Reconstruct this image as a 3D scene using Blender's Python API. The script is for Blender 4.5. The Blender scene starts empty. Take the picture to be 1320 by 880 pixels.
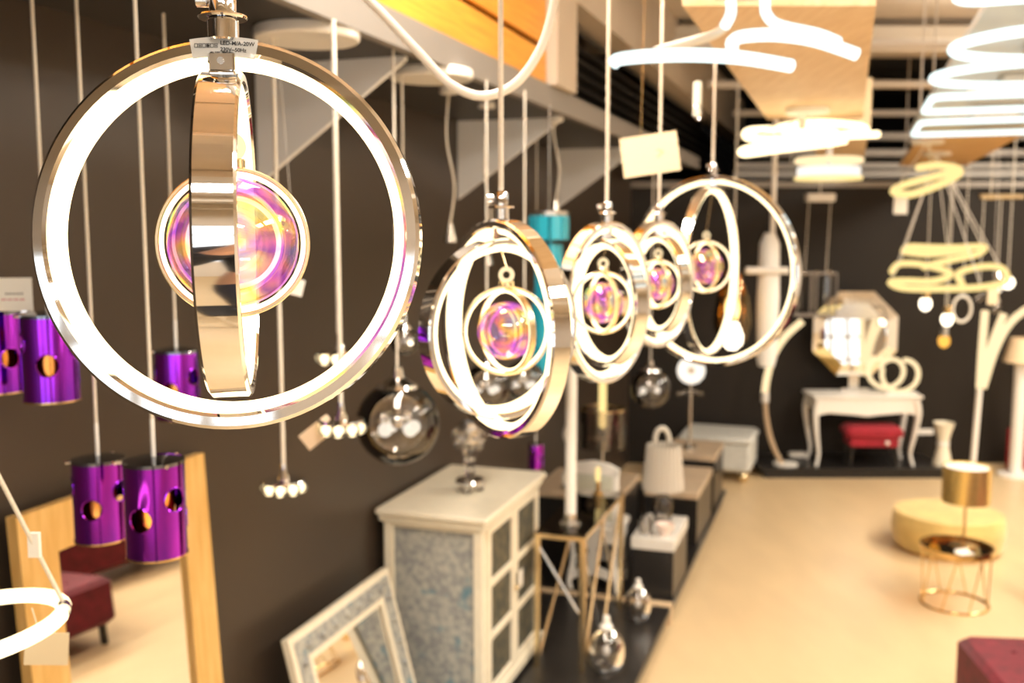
import bpy, math, random
from mathutils import Vector, Matrix
random.seed(7)
C = bpy.context.scene.collection
R_ = math.radians
# ------------------------------------------------------------------ camera, world, lights, exposure
CAM_H, FPX, PITCH = 2.4, 1283.0, R_(6.404)
cd = bpy.data.cameras.new('camera'); cam = bpy.data.objects.new('camera', cd); C.objects.link(cam)
cd.sensor_width = 36.0; cd.lens = FPX * 36.0 / 1320.0; cd.clip_start = 0.05; cd.clip_end = 100
cam.location = (0, 0, CAM_H); cam.rotation_euler = (R_(90) - PITCH, 0, 0)
cd.dof.use_dof = True; cd.dof.focus_distance = 1.02; cd.dof.aperture_fstop = 4.9
sc = bpy.context.scene; sc.camera = cam
sc.view_settings.view_transform = 'Standard'; sc.view_settings.look = 'None'
sc.view_settings.gamma = 1.0; sc.view_settings.use_curve_mapping = False
sc.view_settings.exposure = 0.15
sc.cycles.use_denoising = True
sc.cycles.max_bounces = 10; sc.cycles.transparent_max_bounces = 24; sc.cycles.sample_clamp_indirect = 6.0
w = bpy.data.worlds.new('daylight'); sc.world = w; w.use_nodes = True
w.node_tree.nodes['Background'].inputs[0].default_value = (0.86, 0.93, 1.0, 1)
w.node_tree.nodes['Background'].inputs[1].default_value = 2.6
def area(name, loc, sx, sy, power, col=(1, .92, .80), rot=(0, 0, 0)):
    l = bpy.data.lights.new(name, 'AREA'); l.shape = 'RECTANGLE'; l.size = sx; l.size_y = sy
    l.energy = power; l.color = col
    o = bpy.data.objects.new(name, l); C.objects.link(o); o.location = loc; o.rotation_euler = rot
    return o
# area lights added unseen under the roof, over the aisle and the right part
area('added_ceiling_light', (0.2, -1.6, 4.0), 2.6, 0.5, 90)
area('added_ceiling_light', (2.6, 1.2, 4.0), 0.7, 3.6, 200)
area('added_ceiling_light', (4.6, 3.8, 4.0), 0.7, 3.6, 220)
area('added_ceiling_light', (5.6, 7.4, 4.0), 0.7, 3.6, 220)
area('added_ceiling_fill', (3.0, 3.2, 3.5), 3.0, 0.4, 150, rot=(math.pi, 0, 0))  # added unseen fill, aimed up to brighten the roof deck
area('added_ceiling_fill', (4.6, 7.0, 3.75), 3.0, 0.3, 80, rot=(math.pi, 0, 0))  # second added fill for the far part of the deck
area('added_ceiling_light', (-0.30, 2.9, 4.0), 0.5, 2.6, 180)  # added light that lifts the cabinet and the left wall

# ------------------------------------------------------------------ placing
TH = R_(18.6); U = Vector((math.sin(TH), math.cos(TH), 0)); N = Vector((math.cos(TH), -math.sin(TH), 0)); W0 = Vector((-2.2, 0, 0))
def L(s, n, h=0.0):                       # along the left wall, out from it, up
    p = W0 + U * s + N * n; return Vector((p.x, p.y, h))
def ray(px, py):
    a, b = (px - 660) / FPX, (440 - py) / FPX
    return Vector((a, math.cos(PITCH) + b * math.sin(PITCH), -math.sin(PITCH) + b * math.cos(PITCH)))
def at(px, py, Y):                        # the point at depth Y
    d = ray(px, py); return Vector((0, 0, CAM_H)) + d * (Y / d.y)
def atn(px, py, n):                       # the point at distance n from the left wall
    d = ray(px, py); t = (n + W0.dot(N)) / d.dot(N); return Vector((0, 0, CAM_H)) + d * t
def ath(px, py, h):                       # the point at height h
    d = ray(px, py); return Vector((0, 0, CAM_H)) + d * ((h - CAM_H) / d.z)
def sn(p): q = Vector((p.x, p.y, 0)) - W0; return q.dot(U), q.dot(N)

# ------------------------------------------------------------------ mesh helpers
class MB:
    def __init__(s): s.v = []; s.f = []
    def add(s, vs, fs):
        b = len(s.v); s.v += [Vector(p) for p in vs]; s.f += [tuple(i + b for i in f) for f in fs]; return s
    def box(s, x0, x1, y0, y1, z0, z1, M=None):
        vs = [Vector((x, y, z)) for z in (z0, z1) for y in (y0, y1) for x in (x0, x1)]
        if M: vs = [M @ p for p in vs]
        return s.add(vs, [(0, 2, 3, 1), (4, 5, 7, 6), (0, 1, 5, 4), (2, 6, 7, 3), (0, 4, 6, 2), (1, 3, 7, 5)])
    def bbox(s, x0, x1, y0, y1, z0, z1, b=0.006, M=None):          # box with chamfered vertical and horizontal edges
        xs, ys, zs = (x0, x1), (y0, y1), (z0, z1); vs = []
        def ringat(z, i): return [Vector(p) for p in ((x0+i+b, y0+i, z), (x1-i-b, y0+i, z), (x1-i, y0+i+b, z), (x1-i, y1-i-b, z), (x1-i-b, y1-i, z), (x0+i+b, y1-i, z), (x0+i, y1-i-b, z), (x0+i, y0+i+b, z))]
        rows = [ringat(z0, b), ringat(z0 + b, 0), ringat(z1 - b, 0), ringat(z1, b)]
        for r in rows: vs += [M @ p if M else p for p in r]
        fs = [tuple(reversed(range(8))), tuple(range(24, 32))]
        for k in range(3):
            for i in range(8):
                j = (i + 1) % 8; fs.append((k*8+i, k*8+j, k*8+8+j, k*8+8+i))
        return s.add(vs, fs)
    def lathe(s, prof, seg=32, M=None, closed=False, a0=0.0, a1=2*math.pi, c=(0, 0, 0)):
        full = abs(a1 - a0 - 2*math.pi) < 1e-6; n = seg if full else seg + 1; m = len(prof); vs = []; fs = []
        c = Vector(c)
        for i in range(n):
            a = a0 + (a1 - a0) * i / seg
            for r, z in prof:
                p = Vector((r*math.cos(a), r*math.sin(a), z)) + c; vs.append(M @ p if M else p)
        for i in range(seg):
            j = (i + 1) % n if full else i + 1
            for k in range(m if closed else m - 1):
                l = (k + 1) % m; fs.append((i*m+k, j*m+k, j*m+l, i*m+l))
        if closed and not full:
            fs.append(tuple(range(m))); fs.append(tuple(reversed(range((n-1)*m, n*m))))
        return s.add(vs, fs)
    def cyl(s, r, z0, z1, seg=24, M=None, c=(0, 0, 0), b=None):
        b = min(r, z1 - z0) * .12 if b is None else b
        return s.lathe([(0.0001, z0), (r-b, z0), (r, z0+b), (r, z1-b), (r-b, z1), (0.0001, z1)], seg, M, c=c)
    def ball(s, r, c=(0, 0, 0), seg=24, rows=12, M=None, sz=1.0):
        return s.lathe([(max(1e-4, r*math.sin(math.pi*k/rows)), -r*sz*math.cos(math.pi*k/rows)) for k in range(rows+1)], seg, M, c=c)
    def tube(s, pts, r, seg=10, closed=False, flat=None):
        pts = [Vector(p) for p in pts]; n = len(pts); rr = r if isinstance(r, (list, tuple)) else [r]*n
        tg = []
        for i in range(n):
            a = pts[(i-1) % n] if closed else pts[max(i-1, 0)]; b = pts[(i+1) % n] if closed else pts[min(i+1, n-1)]
            tg.append((b - a).normalized())
        up = Vector((0, 0, 1)) if abs(tg[0].z) < .9 else Vector((1, 0, 0))
        nx = tg[0].cross(up).normalized(); vs = []; fs = []
        for i in range(n):
            nx = (nx - tg[i]*nx.dot(tg[i])).normalized(); ny = tg[i].cross(nx)
            for k in range(seg):
                a = 2*math.pi*k/seg; vs.append(pts[i] + (nx*math.cos(a) + ny*math.sin(a)*(flat or 1))*rr[i])
        for i in range(n if closed else n-1):
            j = (i+1) % n
            for k in range(seg):
                l = (k+1) % seg; fs.append((i*seg+k, i*seg+l, j*seg+l, j*seg+k))
        if not closed: fs.append(tuple(reversed(range(seg)))); fs.append(tuple(range((n-1)*seg, n*seg)))
        return s.add(vs, fs)
    def prism(s, poly, t0, t1, M):        # poly in local xz, extruded along local y
        n = len(poly); vs = [M @ Vector((x, t, z)) for t in (t0, t1) for x, z in poly]
        fs = [tuple(range(n)), tuple(reversed(range(n, 2*n)))] + [(i, n+i, n+(i+1) % n, (i+1) % n) for i in range(n)]
        return s.add(vs, fs)
I4 = Matrix.Identity(4)
def spline(pts, k=8, closed=False):
    pts = [Vector(p) for p in pts]; n = len(pts); out = []
    for i in range(n if closed else n-1):
        g = (lambda j: pts[j % n]) if closed else (lambda j: pts[min(max(j, 0), n-1)])
        a, b, c, d = g(i-1), g(i), g(i+1), g(i+2)
        for q in range(k):
            t = q/k
            out.append(.5*((2*b) + (c-a)*t + (2*a-5*b+4*c-d)*t*t + (3*b-a-3*c+d)*t**3))
    if not closed: out.append(pts[-1])
    return out
def link(name, mb, mat, parent=None, label=None, smooth=True, loc=None, rz=0):
    me = bpy.data.meshes.new(name); me.from_pydata([tuple(v) for v in mb.v], [], mb.f)
    import bmesh
    bm = bmesh.new(); bm.from_mesh(me); bmesh.ops.recalc_face_normals(bm, faces=bm.faces); bm.to_mesh(me); bm.free()
    if smooth:
        for p in me.polygons: p.use_smooth = True
        me.set_sharp_from_angle(angle=0.6)
    me.materials.append(mat); o = bpy.data.objects.new(name, me); C.objects.link(o)
    if parent: o.parent = parent
    if label: o['label'] = label
    if loc is not None: o.location = loc
    o.rotation_euler.z = rz
    return o
part = link
def thing(name, label, cat, loc=(0, 0, 0), rz=0.0, group=None):
    o = bpy.data.objects.new(name, None); C.objects.link(o); o.empty_display_size = .05
    o.location = loc; o.rotation_euler.z = rz; o['label'] = label; o['category'] = cat
    if group: o['group'] = group
    return o
def tag(o, label, cat, group=None):
    o['label'] = label; o['category'] = cat
    if group: o['group'] = group
    return o
def struct(name, mb, mat, parent=None, smooth=False):
    o = link(name, mb, mat, parent, smooth=smooth)
    if not parent: o['kind'] = 'structure'
    return o
def dup(root, loc, rz=0.0, label=None):
    r = root.copy(); C.objects.link(r); r.location = loc; r.rotation_euler.z = rz
    if label: r['label'] = label
    for ch in list(root.children):
        c = ch.copy(); C.objects.link(c); c.parent = r
        for g in list(ch.children):
            d = g.copy(); C.objects.link(d); d.parent = c
    return r
def text(name, body, size, mat, parent, loc, rot):
    cu = bpy.data.curves.new(name, 'FONT'); cu.body = body; cu.size = size; cu.extrude = 0.0001; cu.offset = size*.018
    tmp = bpy.data.objects.new(name, cu); C.objects.link(tmp); me = bpy.data.meshes.new_from_object(tmp); bpy.data.objects.remove(tmp); me.materials.clear(); me.materials.append(mat)
    o = bpy.data.objects.new(name, me); C.objects.link(o); o.parent = parent
    o.location = loc; o.rotation_euler = rot; return o

# ------------------------------------------------------------------ materials
def mat(name, col, rough=.5, metal=0.0, spec=.5, noise=0.0, scale=8.0, stretch=(1, 1, 1), col2=None, bump=0.0, coat=0.0, sheen=0.0, trans=0.0, ior=1.45):
    m = bpy.data.materials.new(name); m.use_nodes = True; nt = m.node_tree; b = nt.nodes['Principled BSDF']
    b.inputs['Base Color'].default_value = (*col, 1); b.inputs['Roughness'].default_value = rough
    b.inputs['Metallic'].default_value = metal; b.inputs['Specular IOR Level'].default_value = spec
    b.inputs['Coat Weight'].default_value = coat; b.inputs['Sheen Weight'].default_value = sheen
    b.inputs['Transmission Weight'].default_value = trans; b.inputs['IOR'].default_value = ior
    if noise or col2 or bump:
        tc = nt.nodes.new('ShaderNodeTexCoord'); mp = nt.nodes.new('ShaderNodeMapping'); mp.inputs['Scale'].default_value = stretch
        nz = nt.nodes.new('ShaderNodeTexNoise'); nz.inputs['Scale'].default_value = scale; nz.inputs['Detail'].default_value = 6
        nt.links.new(tc.outputs['Object'], mp.inputs[0]); nt.links.new(mp.outputs[0], nz.inputs['Vector'])
        if noise or col2:
            rp = nt.nodes.new('ShaderNodeValToRGB'); c2 = col2 or tuple(max(0, c*(1-noise)) for c in col)
            rp.color_ramp.elements[0].position = .35; rp.color_ramp.elements[1].position = .65
            rp.color_ramp.elements[0].color = (*c2, 1); rp.color_ramp.elements[1].color = (*col, 1)
            nt.links.new(nz.outputs['Fac'], rp.inputs[0]); nt.links.new(rp.outputs[0], b.inputs['Base Color'])
        if bump:
            bp = nt.nodes.new('ShaderNodeBump'); bp.inputs['Strength'].default_value = bump; bp.inputs['Distance'].default_value = .01
            nt.links.new(nz.outputs['Fac'], bp.inputs['Height']); nt.links.new(bp.outputs[0], b.inputs['Normal'])
    return m
def glow(name, col, strength):
    m = bpy.data.materials.new(name); m.use_nodes = True; nt = m.node_tree; nt.nodes.clear()
    e = nt.nodes.new('ShaderNodeEmission'); e.inputs[0].default_value = (*col, 1); e.inputs[1].default_value = strength
    o = nt.nodes.new('ShaderNodeOutputMaterial'); nt.links.new(e.outputs[0], o.inputs[0]); return m
def thin_glass(name, tint=(1, 1, 1), ior=1.5, gloss=(1, 1, 1), add=0.04, rough=0.0):
    m = bpy.data.materials.new(name); m.use_nodes = True; nt = m.node_tree; nt.nodes.clear()
    t = nt.nodes.new('ShaderNodeBsdfTransparent'); t.inputs[0].default_value = (*tint, 1)
    g = nt.nodes.new('ShaderNodeBsdfGlossy'); g.inputs['Color'].default_value = (*gloss, 1); g.inputs['Roughness'].default_value = rough
    f = nt.nodes.new('ShaderNodeFresnel'); f.inputs[0].default_value = ior
    ad = nt.nodes.new('ShaderNodeMath'); ad.operation = 'ADD'; ad.use_clamp = True; ad.inputs[1].default_value = add
    mx = nt.nodes.new('ShaderNodeMixShader'); o = nt.nodes.new('ShaderNodeOutputMaterial')
    nt.links.new(f.outputs[0], ad.inputs[0]); nt.links.new(ad.outputs[0], mx.inputs[0])
    nt.links.new(t.outputs[0], mx.inputs[1]); nt.links.new(g.outputs[0], mx.inputs[2]); nt.links.new(mx.outputs[0], o.inputs[0])
    return m
def dichroic(name):
    m = bpy.data.materials.new(name); m.use_nodes = True; nt = m.node_tree; nt.nodes.clear()
    tc = nt.nodes.new('ShaderNodeTexCoord'); nz = nt.nodes.new('ShaderNodeTexNoise'); nz.inputs['Scale'].default_value = 11; nz.inputs['Detail'].default_value = 2
    nt.links.new(tc.outputs['Object'], nz.inputs['Vector'])
    rp = nt.nodes.new('ShaderNodeValToRGB'); cr = rp.color_ramp
    cols = [(1, .90, .45), (.35, .95, .75), (1, .78, .12), (1, .55, .75), (.36, .08, .95), (.95, .35, .8), (1, .80, .15), (.35, .75, 1)]
    pos = [.28, .36, .42, .47, .52, .565, .61, .70]
    cr.elements[0].position = pos[0]; cr.elements[0].color = (*cols[0], 1); cr.elements[1].position = pos[-1]; cr.elements[1].color = (*cols[-1], 1)
    for p, c in zip(pos[1:-1], cols[1:-1]): cr.elements.new(p).color = (*c, 1)
    nt.links.new(nz.outputs['Fac'], rp.inputs[0])
    t = nt.nodes.new('ShaderNodeBsdfTransparent'); g = nt.nodes.new('ShaderNodeBsdfGlossy'); g.inputs['Roughness'].default_value = .03
    nt.links.new(rp.outputs[0], g.inputs['Color'])
    mt = nt.nodes.new('ShaderNodeMix'); mt.data_type = 'RGBA'; mt.inputs[0].default_value = .45
    mt.inputs[6].default_value = (1, 1, 1, 1); nt.links.new(rp.outputs[0], mt.inputs[7]); nt.links.new(mt.outputs[2], t.inputs[0])
    d = nt.nodes.new('ShaderNodeBsdfTranslucent'); nt.links.new(rp.outputs[0], d.inputs[0])
    m1 = nt.nodes.new('ShaderNodeMixShader'); m1.inputs[0].default_value = .38
    nt.links.new(t.outputs[0], m1.inputs[1]); nt.links.new(g.outputs[0], m1.inputs[2])
    m2 = nt.nodes.new('ShaderNodeMixShader'); m2.inputs[0].default_value = .22
    nt.links.new(m1.outputs[0], m2.inputs[1]); nt.links.new(d.outputs[0], m2.inputs[2])
    o = nt.nodes.new('ShaderNodeOutputMaterial'); nt.links.new(m2.outputs[0], o.inputs[0]); return m

LED = glow('warm_led', (1, .80, .47), 3.0)
LED_SOFT = glow('warm_led_soft', (1, .75, .42), 1.25)
OPAL_GLOW = glow('opal_glow', (1, .90, .76), 1.25)
LED_COOL = glow('cool_led', (.86, 1, .97), 1.45)
LED_YELLOW = glow('yellow_led', (1, .73, .29), 1.2)
BULB = glow('bulb_glow', (1, .86, .64), 4.0)
AMBER = glow('amber_bulb', (1, .48, .08), 1.4)
TUBE_OFF = mat('silicone_tube_unlit', (.78, .74, .66), .35)
CHROME = mat('chrome', (.86, .86, .87), .045, 1.0)
CHROME_SOFT = mat('brushed_chrome', (.74, .73, .71), .22, 1.0)
BRASS = mat('brass', (.83, .58, .26), .2, 1.0)
BRASS_ROD = mat('bronze_rod', (.50, .36, .20), .4, .8)
BRASS_PALE = mat('pale_brass', (.86, .70, .44), .25, 1.0)
CORD_M = mat('beige_textile_cord', (.78, .70, .58), .7, noise=.15, scale=300)
CORD_W = mat('white_cable', (.86, .81, .74), .45)
STEEL_CORD = mat('clear_sleeve_cord', (.74, .68, .58), .3)
GLASS = thin_glass('clear_glass', (.97, .96, .94))
GLASS_DARK = thin_glass('smoked_glass', (.80, .77, .74), 1.5, add=.04)
GLASS_AMBER = thin_glass('amber_glass', (.90, .62, .28), 1.5, (1, .8, .5), .08)
GLASS_BLUE = thin_glass('blue_glass', (.10, .62, .80), 1.6, (.3, .85, 1), .16)
CRYSTAL = mat('crystal_glass', (1, .97, .93), .02, trans=1.0, ior=1.5)
IRID = dichroic('iridescent_glass')
WALL_M = mat('dark_brown_wall_paint', (.056, .041, .030), .36, spec=.45, noise=.10, scale=1.4)
BACK_M = mat('charcoal_wall_paint', (.020, .0155, .012), .55, spec=.25, noise=.12, scale=1.2)
BLACK = mat('black_laminate', (.018, .016, .015), .28)
VOID_M = mat('black_roof_void', (.012, .010, .009), .8)
FLOOR_M = mat('beige_vinyl_floor', (.66, .49, .285), .34, noise=.07, scale=5, stretch=(1, .35, 1))
CEIL_M = mat('roof_deck', (.62, .55, .46), .6, noise=.12, scale=3)
BEAM_M = mat('roof_beam', (.62, .56, .47), .55)
PIPE_M = mat('pale_pipe', (.60, .55, .49), .5)
PLASTER = mat('beige_plaster', (.50, .42, .33), .7, noise=.06, scale=4)
LIGHTWALL = mat('light_wall_paint', (.72, .66, .58), .7)
FASCIA = mat('grey_fascia', (.24, .22, .20), .5)
SHELF_M = mat('dark_shelf_board', (.035, .031, .029), .5)
BRACKET_M = mat('pale_grey_board', (.84, .84, .84), .5)
ORANGE = mat('orange_wood', (.80, .36, .045), .45, col2=(.66, .27, .03), scale=6, stretch=(6, .5, 12))
PLY = mat('pale_plywood', (.80, .60, .38), .5, col2=(.70, .49, .28), scale=5, stretch=(9, .8, 9))
OAK = mat('oak_board', (.72, .44, .17), .45, col2=(.60, .34, .11), scale=5, stretch=(8, .7, 8))
FRAME_WOOD = mat('honey_wood_frame', (.74, .48, .18), .4, col2=(.62, .37, .11), scale=5, stretch=(8, 8, .9))
WHITE_BOARD = mat('white_lacquer_board', (.50, .54, .56), .3, coat=.1)
WHITE = mat('white_lacquer', (.86, .83, .78), .35)
IVORY = mat('ivory_paint', (.86, .79, .63), .45, noise=.06, scale=18)
CARD = mat('cream_card', (.74, .62, .42), .6)
CARD_W = mat('white_card', (.88, .85, .78), .6)
INK = mat('black_ink', (.03, .03, .03), .6)
INK_RED = mat('red_ink', (.65, .22, .25), .6)
INK_TAN = mat('tan_ink', (.55, .38, .18), .6)
PURPLE = mat('iridescent_purple_metal', (.52, .04, .92), .09, 1.0, col2=(.14, .03, .55), scale=9, stretch=(1, 1, .35))
ORANGE_IN = mat('copper_inner', (1, .42, .10), .2, 1.0)
CAPM = mat('dark_chrome', (.22, .24, .28), .1, 1.0)
RED = mat('burgundy_velvet', (.15, .006, .016), .8, noise=.4, scale=14, sheen=.08)
RED2 = mat('red_fabric', (.38, .014, .03), .75, noise=.25, scale=14, sheen=.05)
YELLOW = mat('mustard_velvet', (.74, .52, .17), .7, noise=.18, scale=9, sheen=.4)
GREYFAB = mat('pale_grey_fabric', (.62, .62, .58), .75, noise=.1, scale=20)
MIRROR = mat('mirror_silver', (.90, .89, .86), .01, 1.0)
STICKER = mat('milky_film_sticker', (.66, .66, .63), .35); STICKER.node_tree.nodes['Principled BSDF'].inputs['Alpha'].default_value = .78
def damask(name):
    m = bpy.data.materials.new(name); m.use_nodes = True; nt = m.node_tree; b = nt.nodes['Principled BSDF']; b.inputs['Roughness'].default_value = .5
    tc = nt.nodes.new('ShaderNodeTexCoord'); n1 = nt.nodes.new('ShaderNodeTexNoise'); n1.inputs['Scale'].default_value = 34; n1.inputs['Detail'].default_value = 5
    n2 = nt.nodes.new('ShaderNodeTexNoise'); n2.inputs['Scale'].default_value = 9; n2.inputs['Detail'].default_value = 3
    r1 = nt.nodes.new('ShaderNodeValToRGB'); r1.color_ramp.elements[0].color = (.27, .28, .28, 1); r1.color_ramp.elements[1].color = (.46, .46, .41, 1)
    r1.color_ramp.elements[0].position = .38; r1.color_ramp.elements[1].position = .62
    r2 = nt.nodes.new('ShaderNodeValToRGB'); r2.color_ramp.elements[0].position = .60; r2.color_ramp.elements[1].position = .68
    mx = nt.nodes.new('ShaderNodeMix'); mx.data_type = 'RGBA'; mx.inputs[7].default_value = (.14, .26, .32, 1)
    for n in (n1, n2): nt.links.new(tc.outputs['Object'], n.inputs['Vector'])
    nt.links.new(n1.outputs['Fac'], r1.inputs[0]); nt.links.new(n2.outputs['Fac'], r2.inputs[0])
    nt.links.new(r2.outputs[0], mx.inputs[0]); nt.links.new(r1.outputs[0], mx.inputs[6]); nt.links.new(mx.outputs[2], b.inputs['Base Color'])
    return m
DAMASK = damask('grey_blue_damask_panel')
PANE = mat('bronze_patterned_pane', (.15, .13, .085), .5, 0, spec=.2, col2=(.05, .06, .055), scale=20)

# ------------------------------------------------------------------ the setting
CEIL = 4.1
floor = struct('floor', MB().box(-6, 10, -5, 15.2, -.1, 0), FLOOR_M)
Mw = Matrix.Translation(W0) @ Matrix.Rotation(-TH, 4, 'Z')          # wall frame: x = n, y = s
def WM(s=0, n=0, h=0): return Matrix.Translation(L(s, n, h)) @ Matrix.Rotation(-TH, 4, 'Z')
struct('wall_left', MB().box(-.2, 0, -6, 15.5, 0, CEIL, Mw), WALL_M)
struct('wall_back', MB().box(.4, 9, 10.1, 10.25, 0, 2.82), BACK_M)
struct('trim_1', MB().box(.4, 9, 10.06, 10.27, 2.82, 2.88), mat('grey_rail', (.28, .25, .22), .5))
struct('wall_far', MB().box(-1, 10, 15.0, 15.2, 0, CEIL), VOID_M)
struct('wall_right', MB().box(8.8, 9.0, -5, 15.2, 0, CEIL), LIGHTWALL)
# the shop front behind the camera: a wall with glazed openings
fr = MB()
wins = [(-3.2, -1.4), (-.9, .9), (1.5, 3.5), (4.2, 6.4), (6.8, 8.5)]
fr.box(-6, 9, -4.2, -4.0, 0, .9); fr.box(-6, 9, -4.2, -4.0, 3.1, CEIL)
xe = -6
for a, b in wins: fr.box(xe, a, -4.2, -4.0, .9, 3.1); xe = b
fr.box(xe, 9, -4.2, -4.0, .9, 3.1)
struct('wall_front', fr, LIGHTWALL)
for k, (a, b) in enumerate(wins):
    wf = MB()
    for x in [a + (b - a - .06)*q/4 for q in range(5)]: wf.box(x, x + .06, -4.15, -4.05, .9, 3.1)
    for z in (.9, 1.42, 1.95, 2.5, 3.04): wf.box(a, b, -4.14, -4.06, z, z + .06)
    wo = struct('window_%d' % (k+1), wf, WHITE)
    part('pane', MB().box(a, b, -4.105, -4.095, .9, 3.1), GLASS, wo, smooth=False)
# roof: deck panels hung between cross beams
cl = struct('ceiling', MB().box(-6, 10, -5, 15.2, CEIL + .05, CEIL + .2), CEIL_M)
deck = None
for k in range(20):
    y0 = -4.8 + k * 1.0
    if deck is None:
        me = MB(); me.bbox(-5.9, 9.9, .012, .988, 0, .05, .012); deck = part('deck_panel', me, CEIL_M, cl, smooth=False); deck.location = (0, y0, CEIL)
    else:
        d = deck.copy(); C.objects.link(d); d.location = (0, y0, CEIL + (.008 if k % 2 else 0))
        if y0 > 9.9: d.material_slots[0].link = 'OBJECT'; d.material_slots[0].material = VOID_M   # the far bays are painted black
for k, (y, h0, hh) in enumerate([(-3.5, 3.86, .24), (-2.6, 3.86, .24), (-1.0, 3.86, .24), (.2, 3.86, .24), (6.1, 3.84, .26), (8.3, 3.84, .2)]):
    struct('trim_%d' % (k + 2), MB().box(-2, 8.7, y, y + .2, h0, h0 + hh), BEAM_M)
pipe0 = None
for k, (y, h) in enumerate([(6.95, 3.66), (8.6, 3.62), (10.5, 3.60), (10.9, 3.40), (10.9, 3.22), (10.9, 3.08), (10.7, 2.98), (3.4, 3.72), (-1.2, 3.72)]):
    t = thing('ceiling_pipe', ['pale pipe under the roof deck nearest above the spiral lamp', 'pale pipe under the roof deck, second from the camera', 'pale pipe where the roof deck meets the black void',
        'topmost pale pipe in the black roof void', 'second pale pipe down in the black roof void', 'third pale pipe down in the black roof void', 'lowest pale pipe just above the back wall rail',
        'pale pipe over the pendant row above the frame', 'pale pipe behind the camera seen only in chrome'][k], 'pipe', (max(1.0, -1.25 + .337*y), y, h), group='pipes under the roof')
    xl = 8.7 - t.location.x
    part('pipe', MB().tube([(0, 0, 0), (xl, 0, 0)], .035 if k < 3 else .045, 12), PIPE_M, t)
    for x in (.6, xl/2, xl - .6): part('hanger', MB().tube([(x, 0, .03), (x, 0, CEIL - h)], .008, 6), BEAM_M, t)
struct('trim_11', MB().box(2.35, 2.47, .5, 9.6, 3.74, 3.86, Matrix.Translation((1.4, 0, 0)) @ Matrix.Rotation(-.02, 4, 'Z')), BEAM_M)

# shelf canopy over the left wall, its fascia and what stands on the fascia line
SH = 3.0
sf = thing('shelf_canopy', 'long dark display shelf along the brown wall carrying the pendant roses', 'shelf', L(0, 0, 0), -TH)
part('shelf_board', MB().box(0.002, .64, -.6, 10.6, SH, SH + .04), SHELF_M, sf, smooth=False)
part('fascia', MB().box(.64, .68, -.6, 10.6, SH - .01, SH + .10), FASCIA, sf, 'grey front edge of the shelf')
s_col = 5.45
of = thing('wood_fascia', 'orange wooden boards with a dark groove above the shelf edge', 'cladding', L(0, 0, 0), -TH)
first = None
for r, (h0, h1) in enumerate([(SH + .10, SH + .26), (SH + .285, SH + .62), (SH + .635, SH + 1.08)]):
    for k in range(3):
        a = -.6 + k * 2.02; b = min(a + 2.0, s_col - .005)
        part('plank', MB().bbox(.62 + (.012 if r == 1 else 0), .665, a, b, h0, h1, .004), ORANGE, of)
part('backing', MB().box(.60, .62, -.6, s_col - .005, SH + .10, CEIL - .02), BLACK, of, 'dark groove backing', smooth=False)
struct('trim_8', MB().box(.55, .72, s_col, s_col + .36, SH + .10, CEIL, WM()), PLASTER)
struct('trim_9', MB().box(.50, .70, s_col + .36, 14.6, SH + .58, CEIL, WM()), PLASTER)
lv = thing('louvre', 'dark slatted opening between the beige beam and the grey shelf edge', 'louvre', L(0, 0, 0), -TH)
part('backing', MB().box(.30, .34, s_col + .36, 14.6, SH + .105, SH + .575), VOID_M, lv, smooth=False)
sl0 = None
for k in range(6):
    if sl0 is None:
        sl0 = part('slat', MB().box(-.05, .05, 0, 14.6 - s_col - .36, -.006, .006, Matrix.Rotation(R_(35), 4, 'Y')), BLACK, lv, smooth=False, loc=(.55, s_col + .36, SH + .16))
    else:
        d = sl0.copy(); C.objects.link(d); d.location.z = SH + .16 + .075 * k
tri = MB().prism([(0, SH), (.60, SH), (.60, SH - .012), (0.0, SH - .43)], -.012, .012, I4)
br0 = None
for k, (s, lb) in enumerate([(2.0, 'pale grey triangular bracket at the left end of the shelf'), (3.95, 'pale grey triangular bracket beside the round white rose behind the first ring lamp'),
                             (5.95, 'pale grey triangular bracket under the looped white cable'), (8.0, 'pale grey triangular bracket behind the cream tag, farthest of the row')]):
    if br0 is None: br0 = link('shelf_bracket', tri, BRACKET_M, smooth=False, loc=L(s, 0.003, -.001), rz=-TH); o = br0
    else: o = br0.copy(); C.objects.link(o); o.location = L(s, 0.003, -.001)
    tag(o, lb, 'bracket', 'shelf brackets on the left wall')

# display platforms
sp1, _ = sn(Vector((0, 6.15, 0)))
def platform(name, label, M, x0, x1, y0, y1, h):
    t = thing(name, label, 'platform', M.translation, M.to_euler().z)
    part('top_board', MB().bbox(x0, x1, y0, y1, h - .03, h, .004), BLACK, t)
    part('plinth_base', MB().box(x0 + .04, x1 - .03, y0 + .02, y1 - .02, 0, h - .03), BLACK, t, smooth=False)
    return t
platform('display_platform', 'low black platform under the ivory cabinet and glass lamps', WM(), .01, 1.14, 3.78, 6.53, .12)
struct('trim_10', MB().box(.01, 1.14, 6.54, 6.61, 0, .125, WM()), mat('tan_edge_board', (.62, .46, .29), .4))
platform('display_platform', 'low black platform carrying the plinths with pale tops', WM(), .01, 1.14, 6.62, 9.45, .12)
platform('display_platform', 'low black platform at the back under the white console table', Matrix.Translation((0, 0, 0)), 2.42, 4.22, 9.45, 10.09, .10)

# ------------------------------------------------------------------ the row of ring pendants
def ringM(c, phi, tilt=0): return Matrix.Translation(c) @ Matrix.Rotation(phi, 4, 'Z') @ Matrix.Rotation(tilt, 4, 'X') @ Matrix.Rotation(R_(90), 4, 'X') @ Matrix.Rotation(R_(90), 4, 'Z')
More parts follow.
